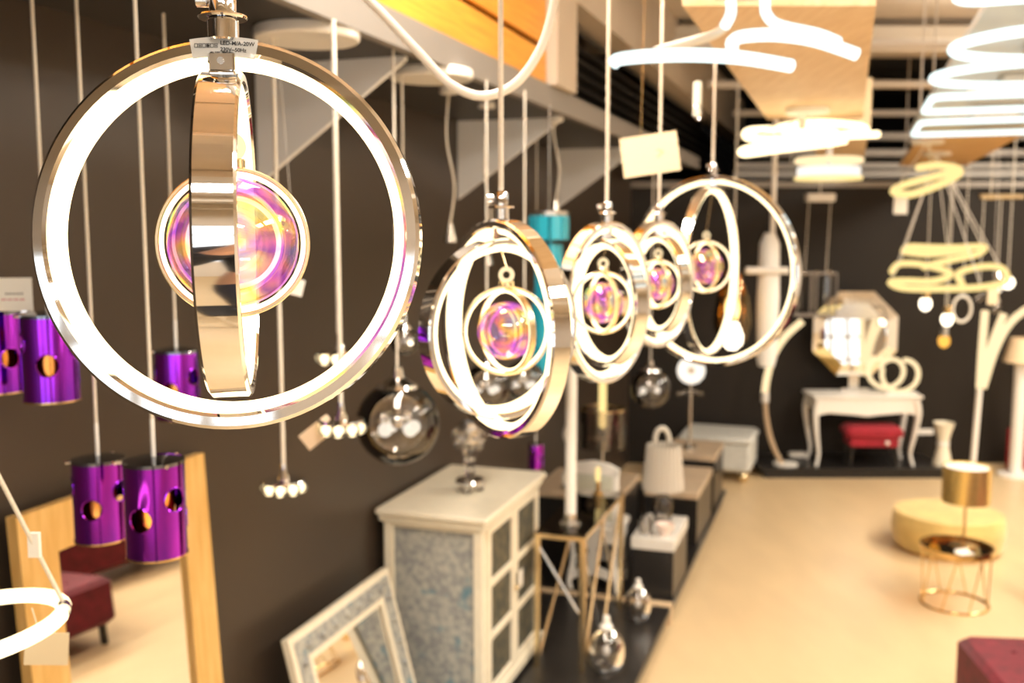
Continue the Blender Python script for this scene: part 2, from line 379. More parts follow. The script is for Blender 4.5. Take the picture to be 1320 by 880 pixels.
# lathe axis z -> -y ; lathe angle 0 -> up
def channel(R, w, t): b = min(w, t) * .22; return [(R-b, -w), (R, -w+b), (R, w-b), (R-b, w), (R-t+b, w), (R-t, w-b), (R-t, -w+b), (R-t+b, -w)]
def strip(R, w, d): return [(R, -w)] + [(R - d*math.sin(math.pi*k/8)**.6, -w*math.cos(math.pi*k/8)) for k in range(1, 8)] + [(R, w)]
def led_ring(parent, name, c, R, w, t, phi, tilt, metal, led, d=.012, gap=.05, seg=96):
    M = ringM(c, phi, tilt)
    o = part(name, MB().lathe(channel(R, w, t), seg, M, closed=True), metal, parent)
    part('light_strip', MB().lathe(strip(R - t, w*.84, d), seg, M, closed=True, a0=gap, a1=2*math.pi - gap), led, o)
    return o
def ring_pendant(px, py, Y, label, D1, p1, D2, p2, small, ball_r, tilt=0.0, ball_off=(0, 0, 0), w=.020, first=False):
    c0 = at(px, py, Y); top = CEIL
    t = thing('ring_pendant', label, 'pendant lamp', c0, 0, 'orbit ring pendants in the row')
    R1, R2 = D1/2, D2/2; k = D1/.40
    led_ring(t, 'outer_ring', (0, 0, 0), R1, w, .0165*min(k, 1.1), p1, tilt, CHROME, LED, .011*min(k, 1.2), .075)
    led_ring(t, 'inner_ring', (0, 0, 0), R2, w, .012*min(k, 1.1), p2, 0, CHROME, LED, .012*min(k, 1.2), .06)
    # cord, cable grip, collar, block between the rings
    part('cord', MB().tube([(0, 0, R1 + .052), (0, 0, top - c0.z)], .0048, 8), CORD_M, t)
    part('cable_grip', MB().lathe([(1e-4, R1+.05), (.0115, R1+.05), (.0135, R1+.047), (.0135, R1+.026), (.0115, R1+.024), (1e-4, R1+.024)], 24), CHROME, t)
    g = MB(); g.cyl(.0066, .014, .026, 16, Matrix.Translation((0, 0, R1 + .038)) @ Matrix.Rotation(R_(-90), 4, 'Y') @ I4)
    g.cyl(.003, .008, .016, 10, Matrix.Translation((0, 0, R1 + .038)) @ Matrix.Rotation(R_(-90), 4, 'Y'))
    part('grip_screw', g, CHROME_SOFT, t)
    part('collar', MB().lathe([(.010, R1+.021), (.0235, R1+.020), (.0245, R1+.022), (.0235, R1+.0238), (.010, R1+.0238)], 32, closed=True), CHROME, t)
    part('socket', MB().cyl(.0155, R1 - .001, R1 + .0205, 28), CHROME, t)
    part('joint_block', MB().bbox(-.0135, .0135, -.012, .012, R2 - .001, R1 - .013, .002), CHROME, t)
    part('block_screw', MB().cyl(.0035, .0118, .0135, 12, Matrix.Translation((0, 0, (R1 + R2)/2 - .006)) @ Matrix.Rotation(R_(90), 4, 'X')), CHROME_SOFT, t)
    # the small rings round the glass ball, hung on a wire
    bo = Vector(ball_off); Rs = small[0][0]
    part('wire', MB().tube([(0, 0, R2 - .02), (bo.x, bo.y, bo.z + Rs + .034)], .0012, 6), BRASS_PALE, t)
    part('hanging_loop', MB().lathe([(.011 + .0042*math.cos(a), .0042*math.sin(a)) for a in [q*math.pi/4 for q in range(8)]], 24, ringM(bo + Vector((0, 0, Rs + .020)), small[0][1]), closed=True), LED_SOFT, t)
    part('loop_base', MB().cyl(.014, Rs - .002, Rs + .008, 20, c=bo), BRASS_PALE, t)
    for Rr, ph in small: led_ring(t, 'small_ring', bo, Rr, .0065, .0045, ph, 0, BRASS_PALE, LED, .0045, .02, 64)
    part('glass_ball', MB().ball(ball_r, bo, 40, 24), IRID, t, 'iridescent glass ball')
    if first:
        a = part('sticker', MB().lathe([(R1 - .0185, w + .0008), (R1 + .0012, w + .0008), (R1 + .0012, w + .0012), (R1 - .0185, w + .0012)], 8, ringM((0, 0, 0), p1, tilt), closed=True, a0=-.185, a1=.165), STICKER, t, 'clear printed rating sticker')
        fM = Matrix.Rotation(tilt, 4, 'X')
        rot = (R_(90) + tilt, R_(3), 0)
        for body, x, z, sz in (('LED-M/A-20W', .0004, R1 - .0068, .0056), ('230V~50Hz', .0004, R1 - .0132, .0054)):
            text('lettering', body, sz, INK, a, fM @ Vector((x - .002, -w - .0018, z)), rot)
        ic = MB()
        for q in range(6):
            x0 = -.0275 + q*.0040
            y = -w - .0016; z0 = R1 - .0098
            for bx in ((0, .0034, 0, .0005), (0, .0034, .0037, .0042), (0, .0005, 0, .0042), (.0029, .0034, 0, .0042)):
                ic.box(x0 + bx[0], x0 + bx[1], y, y + .0002, z0 + bx[2], z0 + bx[3], fM)
            if q % 2: ic.box(x0 + .0012, x0 + .0022, y, y + .0002, z0 + .001, z0 + .003, fM)
            if q == 3: ic.box(x0 - .0012, x0 + .0012, y, y + .0002, -.0012, .0012, fM @ Matrix.Translation((x0 + .0016, 0, z0 + .002)) @ Matrix.Rotation(R_(45), 4, 'Y') @ Matrix.Translation((-x0, 0, 0)))
        part('symbol_row', ic, INK, a, smooth=False)
    return t
def az(px): return math.atan((px - 660) / FPX)
def rn(px, d): return -(az(px) + R_(d))       # right side nearer
def ln(px, d): return -(az(px) - R_(d))       # left side nearer
ring_pendant(296, 305, 1.03, 'large sharp chrome ring lamp with edge-on inner ring, nearest of the row', .394, R_(0), .33, R_(-79), [(.077, az(296)*-1), (.052, -az(296) + R_(4))], .066, R_(-4.5), (.004, .0, -.006), first=True)
ring_pendant(646, 424, 1.84, 'crossed chrome ring lamp with iridescent ball, second of the row', .405, rn(646, 59), .335, ln(646, 35), [(.083, ln(646, 12)), (.079, rn(646, 52))], .054, 0, (.010, -.01, -.002))
ring_pendant(781, 390, 2.62, 'slanted chrome ring lamp, third of the row, right of the crossed one', .425, ln(781, 59), .335, rn(781, 57), [(.083, ln(781, 15)), (.079, rn(781, 62))], .054, 0, (-.008, 0, 0))
ring_pendant(848, 366, 3.35, 'slanted chrome ring lamp just in front of the biggest far ring', .425, ln(848, 59), .335, rn(848, 57), [(.083, ln(848, 20)), (.079, rn(848, 60))], .054)
ring_pendant(916, 350, 4.0, 'widest chrome ring lamp, farthest of the row, with a narrow upright inner ring', .76, rn(916, 30), .68, ln(916, 72), [(.105, ln(916, 10)), (.10, rn(916, 60))], .07, 0, (-.02, 0, .02), w=.018)

# cable that loops down between the roof and the shelf
pts = spline([at(440, -30, 1.9), at(480, 5, 1.9), at(540, 68, 1.9), at(580, 108, 1.9), at(622, 124, 1.9), at(664, 108, 1.9), at(697, 62, 1.9), at(715, 0, 1.9), at(722, -60, 1.9)], 8)
pts = [pts[0] + Vector((-.05, 0, CEIL - pts[0].z))] + pts + [pts[-1] + Vector((.02, 0, CEIL - pts[-1].z))]
tag(link('power_cable', MB().tube(pts, .0085, 10), CORD_W), 'white cable hanging in a loop before the orange wood boards', 'cable')

# ------------------------------------------------------------------ purple cylinder pendants under the shelf
def holed_cylinder(R, h, holes, nu=112, nv=44):
    mb = MB(); vs = []; inside = []
    for j in range(nv + 1):
        for i in range(nu):
            a = 2*math.pi*i/nu; z = -h*j/nv; pos = [a*R, z]; ins = False
            for ha, hz, hr in holes:
                du = ((a - ha + math.pi) % (2*math.pi) - math.pi)*R; dz = z - hz; d = math.hypot(du, dz)
                if d < hr:
                    ins = True; e = max(d, 1e-6); na = ha + du/e*hr/R; pos = [na*R, hz + dz/e*hr]
            inside.append(ins); aa = pos[0]/R; vs.append((R*math.cos(aa), R*math.sin(aa), pos[1]))
    fs = []
    for j in range(nv):
        for i in range(nu):
            k = (i+1) % nu; q = (j*nu+i, j*nu+k, (j+1)*nu+k, (j+1)*nu+i)
            if not all(inside[v] for v in q): fs.append(q)
    return mb.add(vs, fs)
def purple_lamp():
    R, h = .058, .185
    t = thing('cylinder_pendant', '-', 'pendant lamp', (0, 0, 0), 0, 'purple cylinder pendants')
    holes = [(R_(-100), -.105, .024), (R_(-30), -.07, .024), (R_(40), -.12, .024), (R_(110), -.07, .024), (R_(-175), -.06, .024)]
    sh = part('shade', holed_cylinder(R, h, holes), PURPLE, t)
    rim = MB()
    for ha, hz, hr in holes:
        q = []
        for k in range(24):
            a = 2*math.pi*k/24; aa = ha + hr*math.cos(a)/R; q.append((R*math.cos(aa), R*math.sin(aa), hz + hr*math.sin(a)))
        rim.tube(q, .0016, 6, closed=True)
    part('hole_rim', rim, PURPLE, sh)
    part('liner', MB().lathe([(R - .008, -.004), (R - .02, -.06), (R - .02, -h + .05), (R - .004, -h + .002)], 40), ORANGE_IN, t, 'copper coloured inner liner')
    part('lower_rim', MB().lathe([(R - .003, -h), (R + .0015, -h), (R + .0015, -h - .004), (R - .003, -h - .004)], 48, closed=True), BRASS, t)
    part('cap', MB().lathe([(1e-4, .010), (R*.55, .009), (R + .001, .003), (R + .001, -.004), (R - .004, -.005), (1e-4, -.004)], 48), CAPM, t)
    for a in (0, 120, 240): part('cap_screw', MB().cyl(.004, R, R + .012, 10, Matrix.Rotation(R_(a - 170), 4, 'Z') @ Matrix.Rotation(R_(90), 4, 'Y')), CHROME, t)
    part('sleeve', MB().cyl(.0045, .008, .085, 12), mat('pale_sleeve', (.86, .84, .80), .25), t, 'pale straight sleeve above the cap')
    part('bulb', MB().ball(.016, (0, 0, -.06), 16, 8), mat('frosted_bulb', (.9, .85, .75), .3), t)
    part('cord', MB().tube([(0, 0, .08), (0, 0, 2.0)], .0038, 8), STEEL_CORD, t)
    return t
pl = purple_lamp()
for k, (px, py, Y, rz, lb) in enumerate([(198, 594, 1.92, 0, 'purple holed cylinder lamp hanging nearest the wood-framed mirror, right of the lower pair'),
                        (126, 592, 2.26, .25, 'purple holed cylinder lamp, left of the lower pair before the wood-framed mirror'),
                        (62, 406, 2.17, .5, 'purple holed cylinder lamp right of the white price card'),
                        (227, 452, 2.72, .15, 'purple cylinder lamp half hidden behind the bottom of the big ring'),
                        (-8, 402, 2.32, 1.2, 'purple cylinder lamp cut by the left edge under the white price card')]):
    p = at(px, py, Y)
    t = pl if k == 0 else dup(pl, p, rz)
    t.location = p; t.rotation_euler.z = rz; t['label'] = lb
    for ch in t.children:
        if ch.name.startswith('cord'): ch.scale.z = (SH - .03 - p.z)/2.0 if True else 1
rp_ = L(2.15, .56, SH - .031); rose = link('ceiling_rose', MB().lathe([(1e-4, .03), (.54, .03), (.545, .024), (.545, .006), (.54, 0), (1e-4, 0)], 64), mat('dark_metal_rose', (.05, .045, .04), .35, .6), loc=rp_)
tag(rose, 'large dark round plate under the shelf holding the purple lamps', 'ceiling rose')
p0 = at(-8, 358, 2.2)
pc = thing('price_card', 'white price card with faint printed lines above the leftmost purple lamp', 'price tag', at(4, 380, 2.22), R_(8))
part('card', MB().box(-.066, .062, -.0008, .0008, -.036, .038), CARD_W, pc, smooth=False)
prl = MB(); 
for x in range(5): prl.box(.005 + x*.008, .0105 + x*.008, -.0012, -.0009, .001, .004)
part('printed_line', prl, INK, pc, 'dark printed line', smooth=False)
prr = MB()
for x in range(4): prr.box(-.004 + x*.013, .006 + x*.013, -.0012, -.0009, -.012, -.009)
part('printed_line', prr, INK_RED, pc, 'red printed line', smooth=False)
part('thread', MB().tube([(-.03, 0, .037), (-.045, .01, SH - at(4, 380, 2.22).z - .03)], .0008, 5), CORD_W, pc)

# ------------------------------------------------------------------ white rose with three glowing glass flowers
rp2 = at(396, 52, 3.08); rp2.z = SH - .036
r2 = link('ceiling_rose', MB().lathe([(1e-4, .035), (.155, .035), (.158, .03), (.158, .006), (.152, 0), (1e-4, 0)], 48), WHITE, loc=rp2)
tag(r2, 'round white plate under the shelf behind the first ring lamp', 'ceiling rose')
def flower_pendant(px, py, Y, label, ky=1.0):
    c = at(px, py, Y)
    t = thing('glass_flower_pendant', label, 'pendant lamp', c, 0, 'glowing glass flower pendants')
    part('cord', MB().tube([(0, 0, .05), (0, 0, SH - .03 - c.z)], .0065, 8), STEEL_CORD, t)
    part('lamp_holder', MB().lathe([(1e-4, .06), (.008, .06), (.010, .035), (.018, .02), (.020, .0), (1e-4, 0)], 20), CHROME, t)
    part('disc', MB().lathe([(1e-4, .012), (.064, .010), (.066, .006), (.064, .002), (1e-4, 0)], 32), CHROME, t)
    part('core', MB().ball(.018, (0, 0, -.012), 16, 8), BULB, t, 'glowing core')
    for k in range(8):
        a = 2*math.pi*k/8
        part('petal', MB().ball(.023, (.052*math.cos(a), .052*math.sin(a), -.012), 12, 8, sz=.95), GLASS, t)
        part('petal_light', MB().ball(.014, (.052*math.cos(a), .052*math.sin(a), -.012), 10, 6), LED, t)
    return t
flower_pendant(437, 455, 2.98, 'glowing glass flower lamp seen inside the lower right of the big ring')
flower_pendant(440, 545, 2.80, 'glowing glass flower lamp just below the big ring beside the brown tag')
flower_pendant(366, 622, 3.05, 'glowing glass flower lamp hanging lowest below the big ring')
tg = thing('price_tag', 'blank tan card tilted beside the middle glass flower lamp', 'price tag', at(410, 557, 2.80), 0)
part('card', MB().box(-.052, .052, -.001, .001, -.026, .026, Matrix.Rotation(R_(-38), 4, 'Y')), mat('tan_card', (.72, .55, .38), .7), tg, smooth=False)
part('thread', MB().tube([(.035, 0, .03), (.062, 0.02, .045)], .0008, 5), CORD_W, tg)
tg = thing('price_tag', 'small cream tag behind the lower right of the first iridescent ball', 'price tag', at(383, 370, 3.0), 0)
part('card', MB().box(-.02, .02, -.001, .001, -.025, .025, Matrix.Rotation(R_(15), 4, 'Y')), CARD_W, tg, smooth=False)
part('thread', MB().tube([(0, 0, .02), (-.04, 0, SH - .04 - at(383, 370, 3.0).z)], .0008, 5), CORD_W, tg)

# second rose with clear globes
rp3 = at(556, 98, 3.86); rp3.z = SH - .036
r3 = link('ceiling_rose', MB().lathe([(1e-4, .035), (.155, .035), (.158, .03), (.158, .006), (.152, 0), (1e-4, 0)], 48), WHITE, loc=rp3)
tag(r3, 'round white plate under the shelf left of the looped cable', 'ceiling rose')
def globe(px, py, Y, r, label, glass, nb, to=None, bulb_mat=None, cordr=.004):
    c = at(px, py, Y)
    t = thing('globe_pendant', label, 'pendant lamp', c, 0, 'glass globe pendants along the wall')
    part('cord', MB().tube([(0, 0, r + .05), (0, 0, (to or SH) - c.z)], cordr, 8), STEEL_CORD, t)
    part('cap', MB().lathe([(1e-4, r + .055), (r*.12, r + .05), (r*.16, r + .015), (r*.48, r*.95), (r*.52, r*.86), (r*.40, r*.9), (1e-4, r*.92)], 32), CHROME, t)
    part('globe', MB().ball(r, (0, 0, 0), 48, 24), glass, t, 'clear glass globe')
    random.seed(px)
    for k in range(nb):
        a = 2*math.pi*k/nb + .3; q = r*.38
        part('bulb', MB().ball(r*.17, (q*math.cos(a), q*math.sin(a), r*(.10 if k % 2 else -.12)), 14, 8), bulb_mat or (CHROME_SOFT if k % 2 else OPAL_GLOW), t)
    part('stem', MB().cyl(r*.06, -r*.1, r*.93, 12), CHROME, t)
    return t
globe(513, 545, 3.4, .145, 'large smoked glass globe lamp hanging between the first two ring lamps', GLASS_DARK, 7)
globe(522, 440, 3.75, .055, 'small bright glass globe lamp peeping out right of the first ring', GLASS, 1, bulb_mat=BULB)
globe(628, 498, 4.1, .10, 'clear glass globe lamp seen through the lower half of the crossed ring', GLASS_DARK, 5)
globe(676, 492, 4.4, .095, 'clear glass globe lamp behind the lower right of the crossed ring', GLASS_DARK, 5)
globe(838, 500, 6.4, .13, 'clear glass globe lamp hanging below the third and fourth ring lamps', GLASS_DARK, 4)
# thin cords of wall lamps that hang behind the rings
for px, Y, y1, lb in [(580, 4.3, 300, 'thin pale cord with a small chrome spot lamp left of the second bracket'), (628, 4.8, 330, 'thin pale cord with a small chrome spot lamp before the second bracket'),
                      (716, 5.4, 268, 'thin pale cord with a small chrome spot lamp right of the second bracket')]:
    c = at(px, y1, Y); t = thing('spot_pendant', lb, 'pendant lamp', c, 0, 'small spot pendants on thin cords')
    part('cord', MB().tube(spline([(0, 0, .03), (.02, 0, .2), (-.012, 0, .4), (0, 0, SH - c.z)], 6), .005, 6), STEEL_CORD, t)
    part('spot', MB().lathe([(1e-4, .04), (.012, .04), (.016, .02), (.03, -.04), (.026, -.04), (1e-4, -.02)], 20), CHROME_SOFT, t)
    part('rose', MB().cyl(.04, SH - c.z - .03, SH - c.z, 20), WHITE, t)
# tall blue glass pendant
c = at(707, 380, 4.9)
bl = thing('blue_pendant', 'tall turquoise glass strip lamp behind the crossed ring lamp', 'pendant lamp', c, 0)
part('rod', MB().tube([(0, 0, .4), (0, 0, SH - c.z)], .005, 8), CHROME_SOFT, bl)
part('cap', MB().cyl(.10, .385, .41, 28), CHROME_SOFT, bl)
BL = mat('turquoise_glass', (.02, .36, .50), .12, coat=.6)
for row, (z0, z1) in enumerate([(.27, .385), (-.02, .25), (-.40, -.04)]):
    n = 10
    for k in range(n):
        a = 2*math.pi*k/n; r = .092 if row == 0 else .062 if row == 1 else .075
        M = Matrix.Rotation(a, 4, 'Z') @ Matrix.Translation((r, 0, 0))
        part('glass_strip', MB().bbox(-.006, .006, -r*.28, r*.28, z0, z1, .002, M), BL, bl)
part('core_tube', MB().cyl(.03, -.38, .385, 20), mat('turquoise_core', (.05, .30, .42), .3), bl)

# price tag on a thread beside the fourth pendant
c = at(838, 199, 3.2)
tg = thing('price_tag', 'square cream card hanging before the fourth lamp cord', 'price tag', c, R_(-6))
part('card', MB().box(-.09, .09, -.001, .001, -.062, .062, Matrix.Rotation(R_(-8), 4, 'Y')), CARD, tg, smooth=False)
mk = MB(); M8 = Matrix.Rotation(R_(-8), 4, 'Y')
mk.box(0, .022, -.0016, -.0012, -.002, .002, M8 @ Matrix.Translation((.022, 0, .012)) @ Matrix.Rotation(R_(25), 4, 'Y')); mk.box(0, .026, -.0016, -.0012, -.002, .002, M8 @ Matrix.Translation((.02, 0, -.012)) @ Matrix.Rotation(R_(-32), 4, 'Y'))
part('printed_mark', mk, INK_TAN, tg, 'faint tan printed arrow mark', smooth=False)
part('thread', MB().tube([(-.03, 0, .06), (-.01, .02, CEIL - c.z)], .0012, 5), BRASS, tg)

# ------------------------------------------------------------------ LED hoop at the lower left
c = at(-50, 813, 1.5)
hp = thing('hoop_pendant', 'glowing horizontal hoop lamp cut by the lower left corner', 'pendant lamp', c, 0)
Mh = Matrix.Rotation(R_(-6), 4, 'Y')
ringpts = [Mh @ Vector((.148*math.cos(R_(a)), .148*math.sin(R_(a)), 0)) for a in range(28, 28 + 351, 9)]
part('light_tube', MB().tube(ringpts, .0125, 12), LED, hp)
part('connector', MB().tube([Mh @ Vector((.148*math.cos(R_(a)), .148*math.sin(R_(a)), 0)) for a in range(18, 31, 3)], .0118, 12), CHROME_SOFT, hp)
ca = Mh @ Vector((.148*math.cos(R_(24)), .148*math.sin(R_(24)), .012)); cb = at(-60, 500, 1.5) - c
part('wire', MB().tube([ca, cb], .0035, 8), CORD_M, hp)
part('wire', MB().tube([Mh @ Vector((-.148, .0, .012)), cb], .0035, 8), CORD_M, hp)
part('cord', MB().tube([cb, (cb.x, cb.y, CEIL - c.z)], .004, 8), CORD_M, hp)
mid = ca.lerp(cb, .22)
part('cord_sleeve', MB().box(-.009, .009, -.004, .004, -.018, .022, Matrix.Translation(ca.lerp(cb, .27))), CARD_W, hp, 'white sleeve on the cord', smooth=False)
tg = thing('price_tag', 'small cream card hanging behind the lower left hoop lamp', 'price tag', at(60, 836, 1.66), R_(10))
part('card', MB().box(-.036, .036, -.001, .001, -.029, .029, Matrix.Rotation(R_(5), 4, 'Y')), CARD, tg, smooth=False)
part('thread', MB().tube([(-.01, 0, .028), (-.02, 0, .075)], .0008, 5), CORD_W, tg)

# ------------------------------------------------------------------ leaning mirrors
def leaning_mirror(name, label, s0, s1, n_top, h_top, lean, fw, wood, z0, depth=.035, panel=None):
    ln_ = math.tan(lean); H = (h_top - z0)/math.cos(lean)
    n_bot = n_top + (h_top - z0)*ln_
    t = thing(name, label, 'mirror', L(s0, n_bot, z0), -TH)
    M = Matrix.Rotation(-lean, 4, 'Y'); wd = s1 - s0
    def pr(poly):                          # mitred frame bar: quad in (y,z) extruded in x
        n = len(poly); vs = [M @ Vector((x, y, z)) for x in (0, -depth) for y, z in poly]
        return MB().add(vs, [tuple(range(n)), tuple(reversed(range(n, 2*n)))] + [(i, (i+1) % n, n+(i+1) % n, n+i) for i in range(n)])
    bars = [[(0, 0), (0, H), (fw, H-fw), (fw, fw)], [(wd, 0), (wd, H), (wd-fw, H-fw), (wd-fw, fw)], [(0, H), (wd, H), (wd-fw, H-fw), (fw, H-fw)], [(0, 0), (wd, 0), (wd-fw, fw), (fw, fw)]]
    for b in bars:
        fb = part('frame_bar', pr(b), wood, t, smooth=False)
        if panel:
            cx = sum(p[0] for p in b)/4; cz = sum(p[1] for p in b)/4; m_ = .16
            e = .22
            b2 = []
            for (y, z) in b:
                sy = .85*(y - cx) + cx; sz = .85*(z - cz) + cz
                b2.append((sy, sz))
            # inset decorated strip: shrink across the bar
            o = [Vector((y, 0, z)) for y, z in b]; A, B, Cc, D = o
            ins = [A.lerp(D, e), B.lerp(Cc, e), B.lerp(Cc, 1-e), A.lerp(D, 1-e)]
            vs = [M @ Vector((x, q.x, q.z)) for x in (.0, .004) for q in ins]
            part('inlay', MB().add(vs, [(0, 1, 2, 3), (7, 6, 5, 4), (0, 4, 5, 1), (1, 5, 6, 2), (2, 6, 7, 3), (3, 7, 4, 0)]), panel, fb, 'grey patterned inlay', smooth=False)
            ctr = (ins[0] + ins[3])/2; end = (ins[1] + ins[2])/2; nb = max(3, int((end - ctr).length/.10))
            for k in range(nb): part('rosette', MB().ball(.018, M @ Vector((.004, ctr.lerp(end, (k + .5)/nb).x, ctr.lerp(end, (k + .5)/nb).z)), 10, 6), panel, fb)
    part('mirror_glass', MB().box(-depth*.6, -depth*.45, fw - .004, wd - fw + .004, fw - .004, H - fw + .004, M), MIRROR, t, smooth=False)
    part('lip', MB().box(-depth*.45, -.004, fw - .006, fw, fw, H - fw, M).box(-depth*.45, -.004, wd - fw, wd - fw + .006, fw, H - fw, M), wood, t, smooth=False)
    part('back_board', MB().box(-depth - .006, -depth, .01, wd - .01, .01, H - .01, M), BLACK, t, smooth=False)
    return t
pa = atn(20, 655, .07); pb = atn(263, 588, .07)
leaning_mirror('framed_mirror', 'tall honey wood framed mirror leaning on the wall under the purple lamps', sn(pa)[0], sn(pb)[0], .07, 1.66, R_(3.2), .13, FRAME_WOOD, 0.004)
pa = atn(362, 828, .10); pb = atn(506, 741, .10)
leaning_mirror('framed_mirror', 'low ivory framed mirror with grey patterned inlay leaning beside the cabinet', sn(pa)[0], min(sn(pb)[0], 4.72), .13, .86, R_(14), .13, IVORY, .129, .03, DAMASK)

# ------------------------------------------------------------------ ivory cabinet
A = ath(625, 668, 1.10); sA, nA = sn(A); B_ = ath(697, 608, 1.10); sB, nB = sn(B_)
cn0, cn1, cl_ = .03, nA, sB - sA
cb_ = thing('cabinet', 'ivory painted cabinet with glazed doors and grey blue side panel', 'cabinet', L(sA, 0, .12), -TH)
Hc = .98
for n0 in (cn0 + .02, cn1 - .065): 
    for y0 in (.02, cl_ - .06): part('corner_post', MB().bbox(n0, n0 + .045, y0, y0 + .045, 0, Hc - .03, .003), IVORY, cb_)
part('top', MB().bbox(cn0 - .01, cn1 + .015, -.015, cl_ + .015, Hc - .032, Hc, .008), IVORY, cb_)
part('cornice', MB().bbox(cn0, cn1 - .003, .002, cl_ - .002, Hc - .065, Hc - .032, .006), IVORY, cb_)
part('side_frame', MB().bbox(cn0 + .03, cn1 - .03, .028, .05, .04, .11, .003), IVORY, cb_); part('side_frame', MB().bbox(cn0 + .03, cn1 - .03, .028, .05, Hc - .09, Hc - .06, .003), IVORY, cb_)
part('side_panel', MB().bbox(cn0 + .06, cn1 - .06, .040, .052, .09, Hc - .07, .002), DAMASK, cb_, 'grey blue damask patterned side panel')
part('side_panel', MB().box(cn0 + .06, cn1 - .06, cl_ - .05, cl_ - .04, .09, Hc - .07), DAMASK, cb_)
part('back_panel', MB().box(cn0 + .02, cn0 + .03, .03, cl_ - .03, .05, Hc - .06), IVORY, cb_, smooth=False)
part('base', MB().bbox(cn0 + .01, cn1, .005, cl_ - .005, .03, .09, .004), IVORY, cb_)
for y0 in (.0, cl_ - .06): part('foot', MB().bbox(cn1 - .07, cn1 + .005, y0, y0 + .06, 0, .10, .01), IVORY, cb_)
dw = (cl_ - .13)/2
for d in range(2):
    y0 = .065 + d*dw; df = MB(); z0, z1 = .095, Hc - .07; st = .045
    x0, x1 = cn1 - .03, cn1 - .006
    df.bbox(x0, x1, y0 + .003, y0 + st, z0, z1, .003).bbox(x0, x1, y0 + dw - st, y0 + dw - .003, z0, z1, .003)
    ph = (z1 - z0 - 4*st*.8)/3
    for k in range(4): zz = z0 + k*(ph + st*.8); df.bbox(x0, x1 - .001, y0 + st - .002, y0 + dw - st + .002, zz, zz + st*.8, .003)
    door = part('door', df, IVORY, cb_)
    for k in range(3):
        zz = z0 + st*.8 + k*(ph + st*.8)
        part('door_pane', MB().box(x0 + .006, x0 + .012, y0 + st - .004, y0 + dw - st + .004, zz - .003, zz + ph + .003), PANE, door, 'dark bronze patterned pane', smooth=False)
    part('knob', MB().ball(.012, (x1 + .012, y0 + (dw - .02 if d == 0 else .02), .5), 12, 8).cyl(.004, 0, .012, 8, Matrix.Translation((x1, y0 + (dw - .02 if d == 0 else .02), .5)) @ Matrix.Rotation(R_(90), 4, 'Y')), BRASS_PALE, door)
tg = thing('price_tag', 'small white tag hanging on the cabinet door', 'price tag', L(sA + cl_*.53, cn1 + .012, .66), -TH)
part('card', MB().box(0, .002, -.03, .03, -.05, .04), CARD_W, tg, smooth=False)
part('thread', MB().tube([(0.001, 0, .04), (.004, 0, .06)], .001, 5), CORD_W, tg)
# crystal ornament on the cabinet
c = ath(606, 634, 1.10); c.z = 1.10
cr = thing('crystal_candle_holder', 'clear crystal candle holder of stacked glass balls on the cabinet top', 'candle holder', c, .3)
for a in (0, 120, 240): part('foot', MB().ball(.024, (.05*math.cos(R_(a)), .05*math.sin(R_(a)), .024), 10, 6), CRYSTAL, cr)
part('base', MB().lathe([(1e-4, .045), (.07, .045), (.075, .055), (.07, .068), (.02, .08), (1e-4, .08)], 24), CHROME, cr)
for k in range(3): part('stem_ball', MB().ball(.028 + .004*k, (0, 0, .105 + .05*k), 8, 5), CRYSTAL, cr)
for lay, (zz, rr, n, sz) in enumerate([(.245, .058, 6, .026), (.295, .068, 7, .028), (.335, .045, 5, .024)]):
    for k in range(n):
        a = 2*math.pi*k/n + lay*.4; part('glass_bead', MB().ball(sz, (rr*math.cos(a), rr*math.sin(a), zz), 8, 5), CRYSTAL, cr)
part('cup', MB().lathe([(.012, .22), (.05, .25), (.055, .33), (.05, .36), (.046, .36), (.04, .26), (1e-4, .24)], 20), CHROME_SOFT, cr)

# small purple lamp far behind the cabinet
c = at(691, 572, 5.6); t = dup(pl, c, .8, 'small far purple cylinder lamp seen above the back corner of the cabinet'); t.scale = (.75, .75, .75)
for ch in t.children:
    if ch.name.startswith('cord'): ch.scale.z = (SH - c.z)/2.0/.75

# ------------------------------------------------------------------ lamps and tables on the platform
PT = .12
CT = .84
s0c, s1c, n0c, n1c = 5.50, 6.40, .61, .855
ct = thing('brass_console', 'brass framed console with glass top and crossed rods right of the cabinet', 'table', L(s0c, n0c, PT), -TH)
wd, ln2, hh = n1c - n0c, s1c - s0c, CT - PT
for x in (0, wd):
    for y in (0, ln2): part('leg', MB().bbox(x - .014, x + .014, y - .014, y + .014, 0, hh, .002), BRASS_PALE, ct)
for x in (0, wd): part('rail', MB().bbox(x - .012, x + .012, .014, ln2 - .014, hh - .024, hh, .002), BRASS_PALE, ct)
for y in (0, ln2): part('rail', MB().bbox(.014, wd - .014, y - .012, y + .012, hh - .024, hh, .002), BRASS_PALE, ct)
part('glass_top', MB().bbox(-.01, wd + .01, -.01, ln2 + .01, hh + .001, hh + .010, .002), GLASS, ct, 'clear glass top')
for y0, y1 in ((.02, ln2/2), (ln2/2, ln2 - .02)):
    part('rod', MB().tube([(wd, y0, .03), (wd, y1, hh - .03)], .009, 8), BRASS_ROD, ct); part('rod', MB().tube([(wd - .02, y1, .03), (wd - .02, y0, hh - .03)], .009, 8), CHROME_SOFT, ct, 'chrome rod')
part('rod', MB().tube([(0, .02, .03), (0, ln2 - .02, hh - .03)], .009, 8), BRASS_ROD, ct); part('rod', MB().tube([(wd - .02, .015, .30), (.0, .0, .66)], .008, 8), CHROME_SOFT, ct, 'chrome rod')
c = L(s0c + .17, .74, CT + .011)
fl = thing('column_lamp', 'matt white column lamp standing on the near end of the brass console', 'table lamp', c, 0)
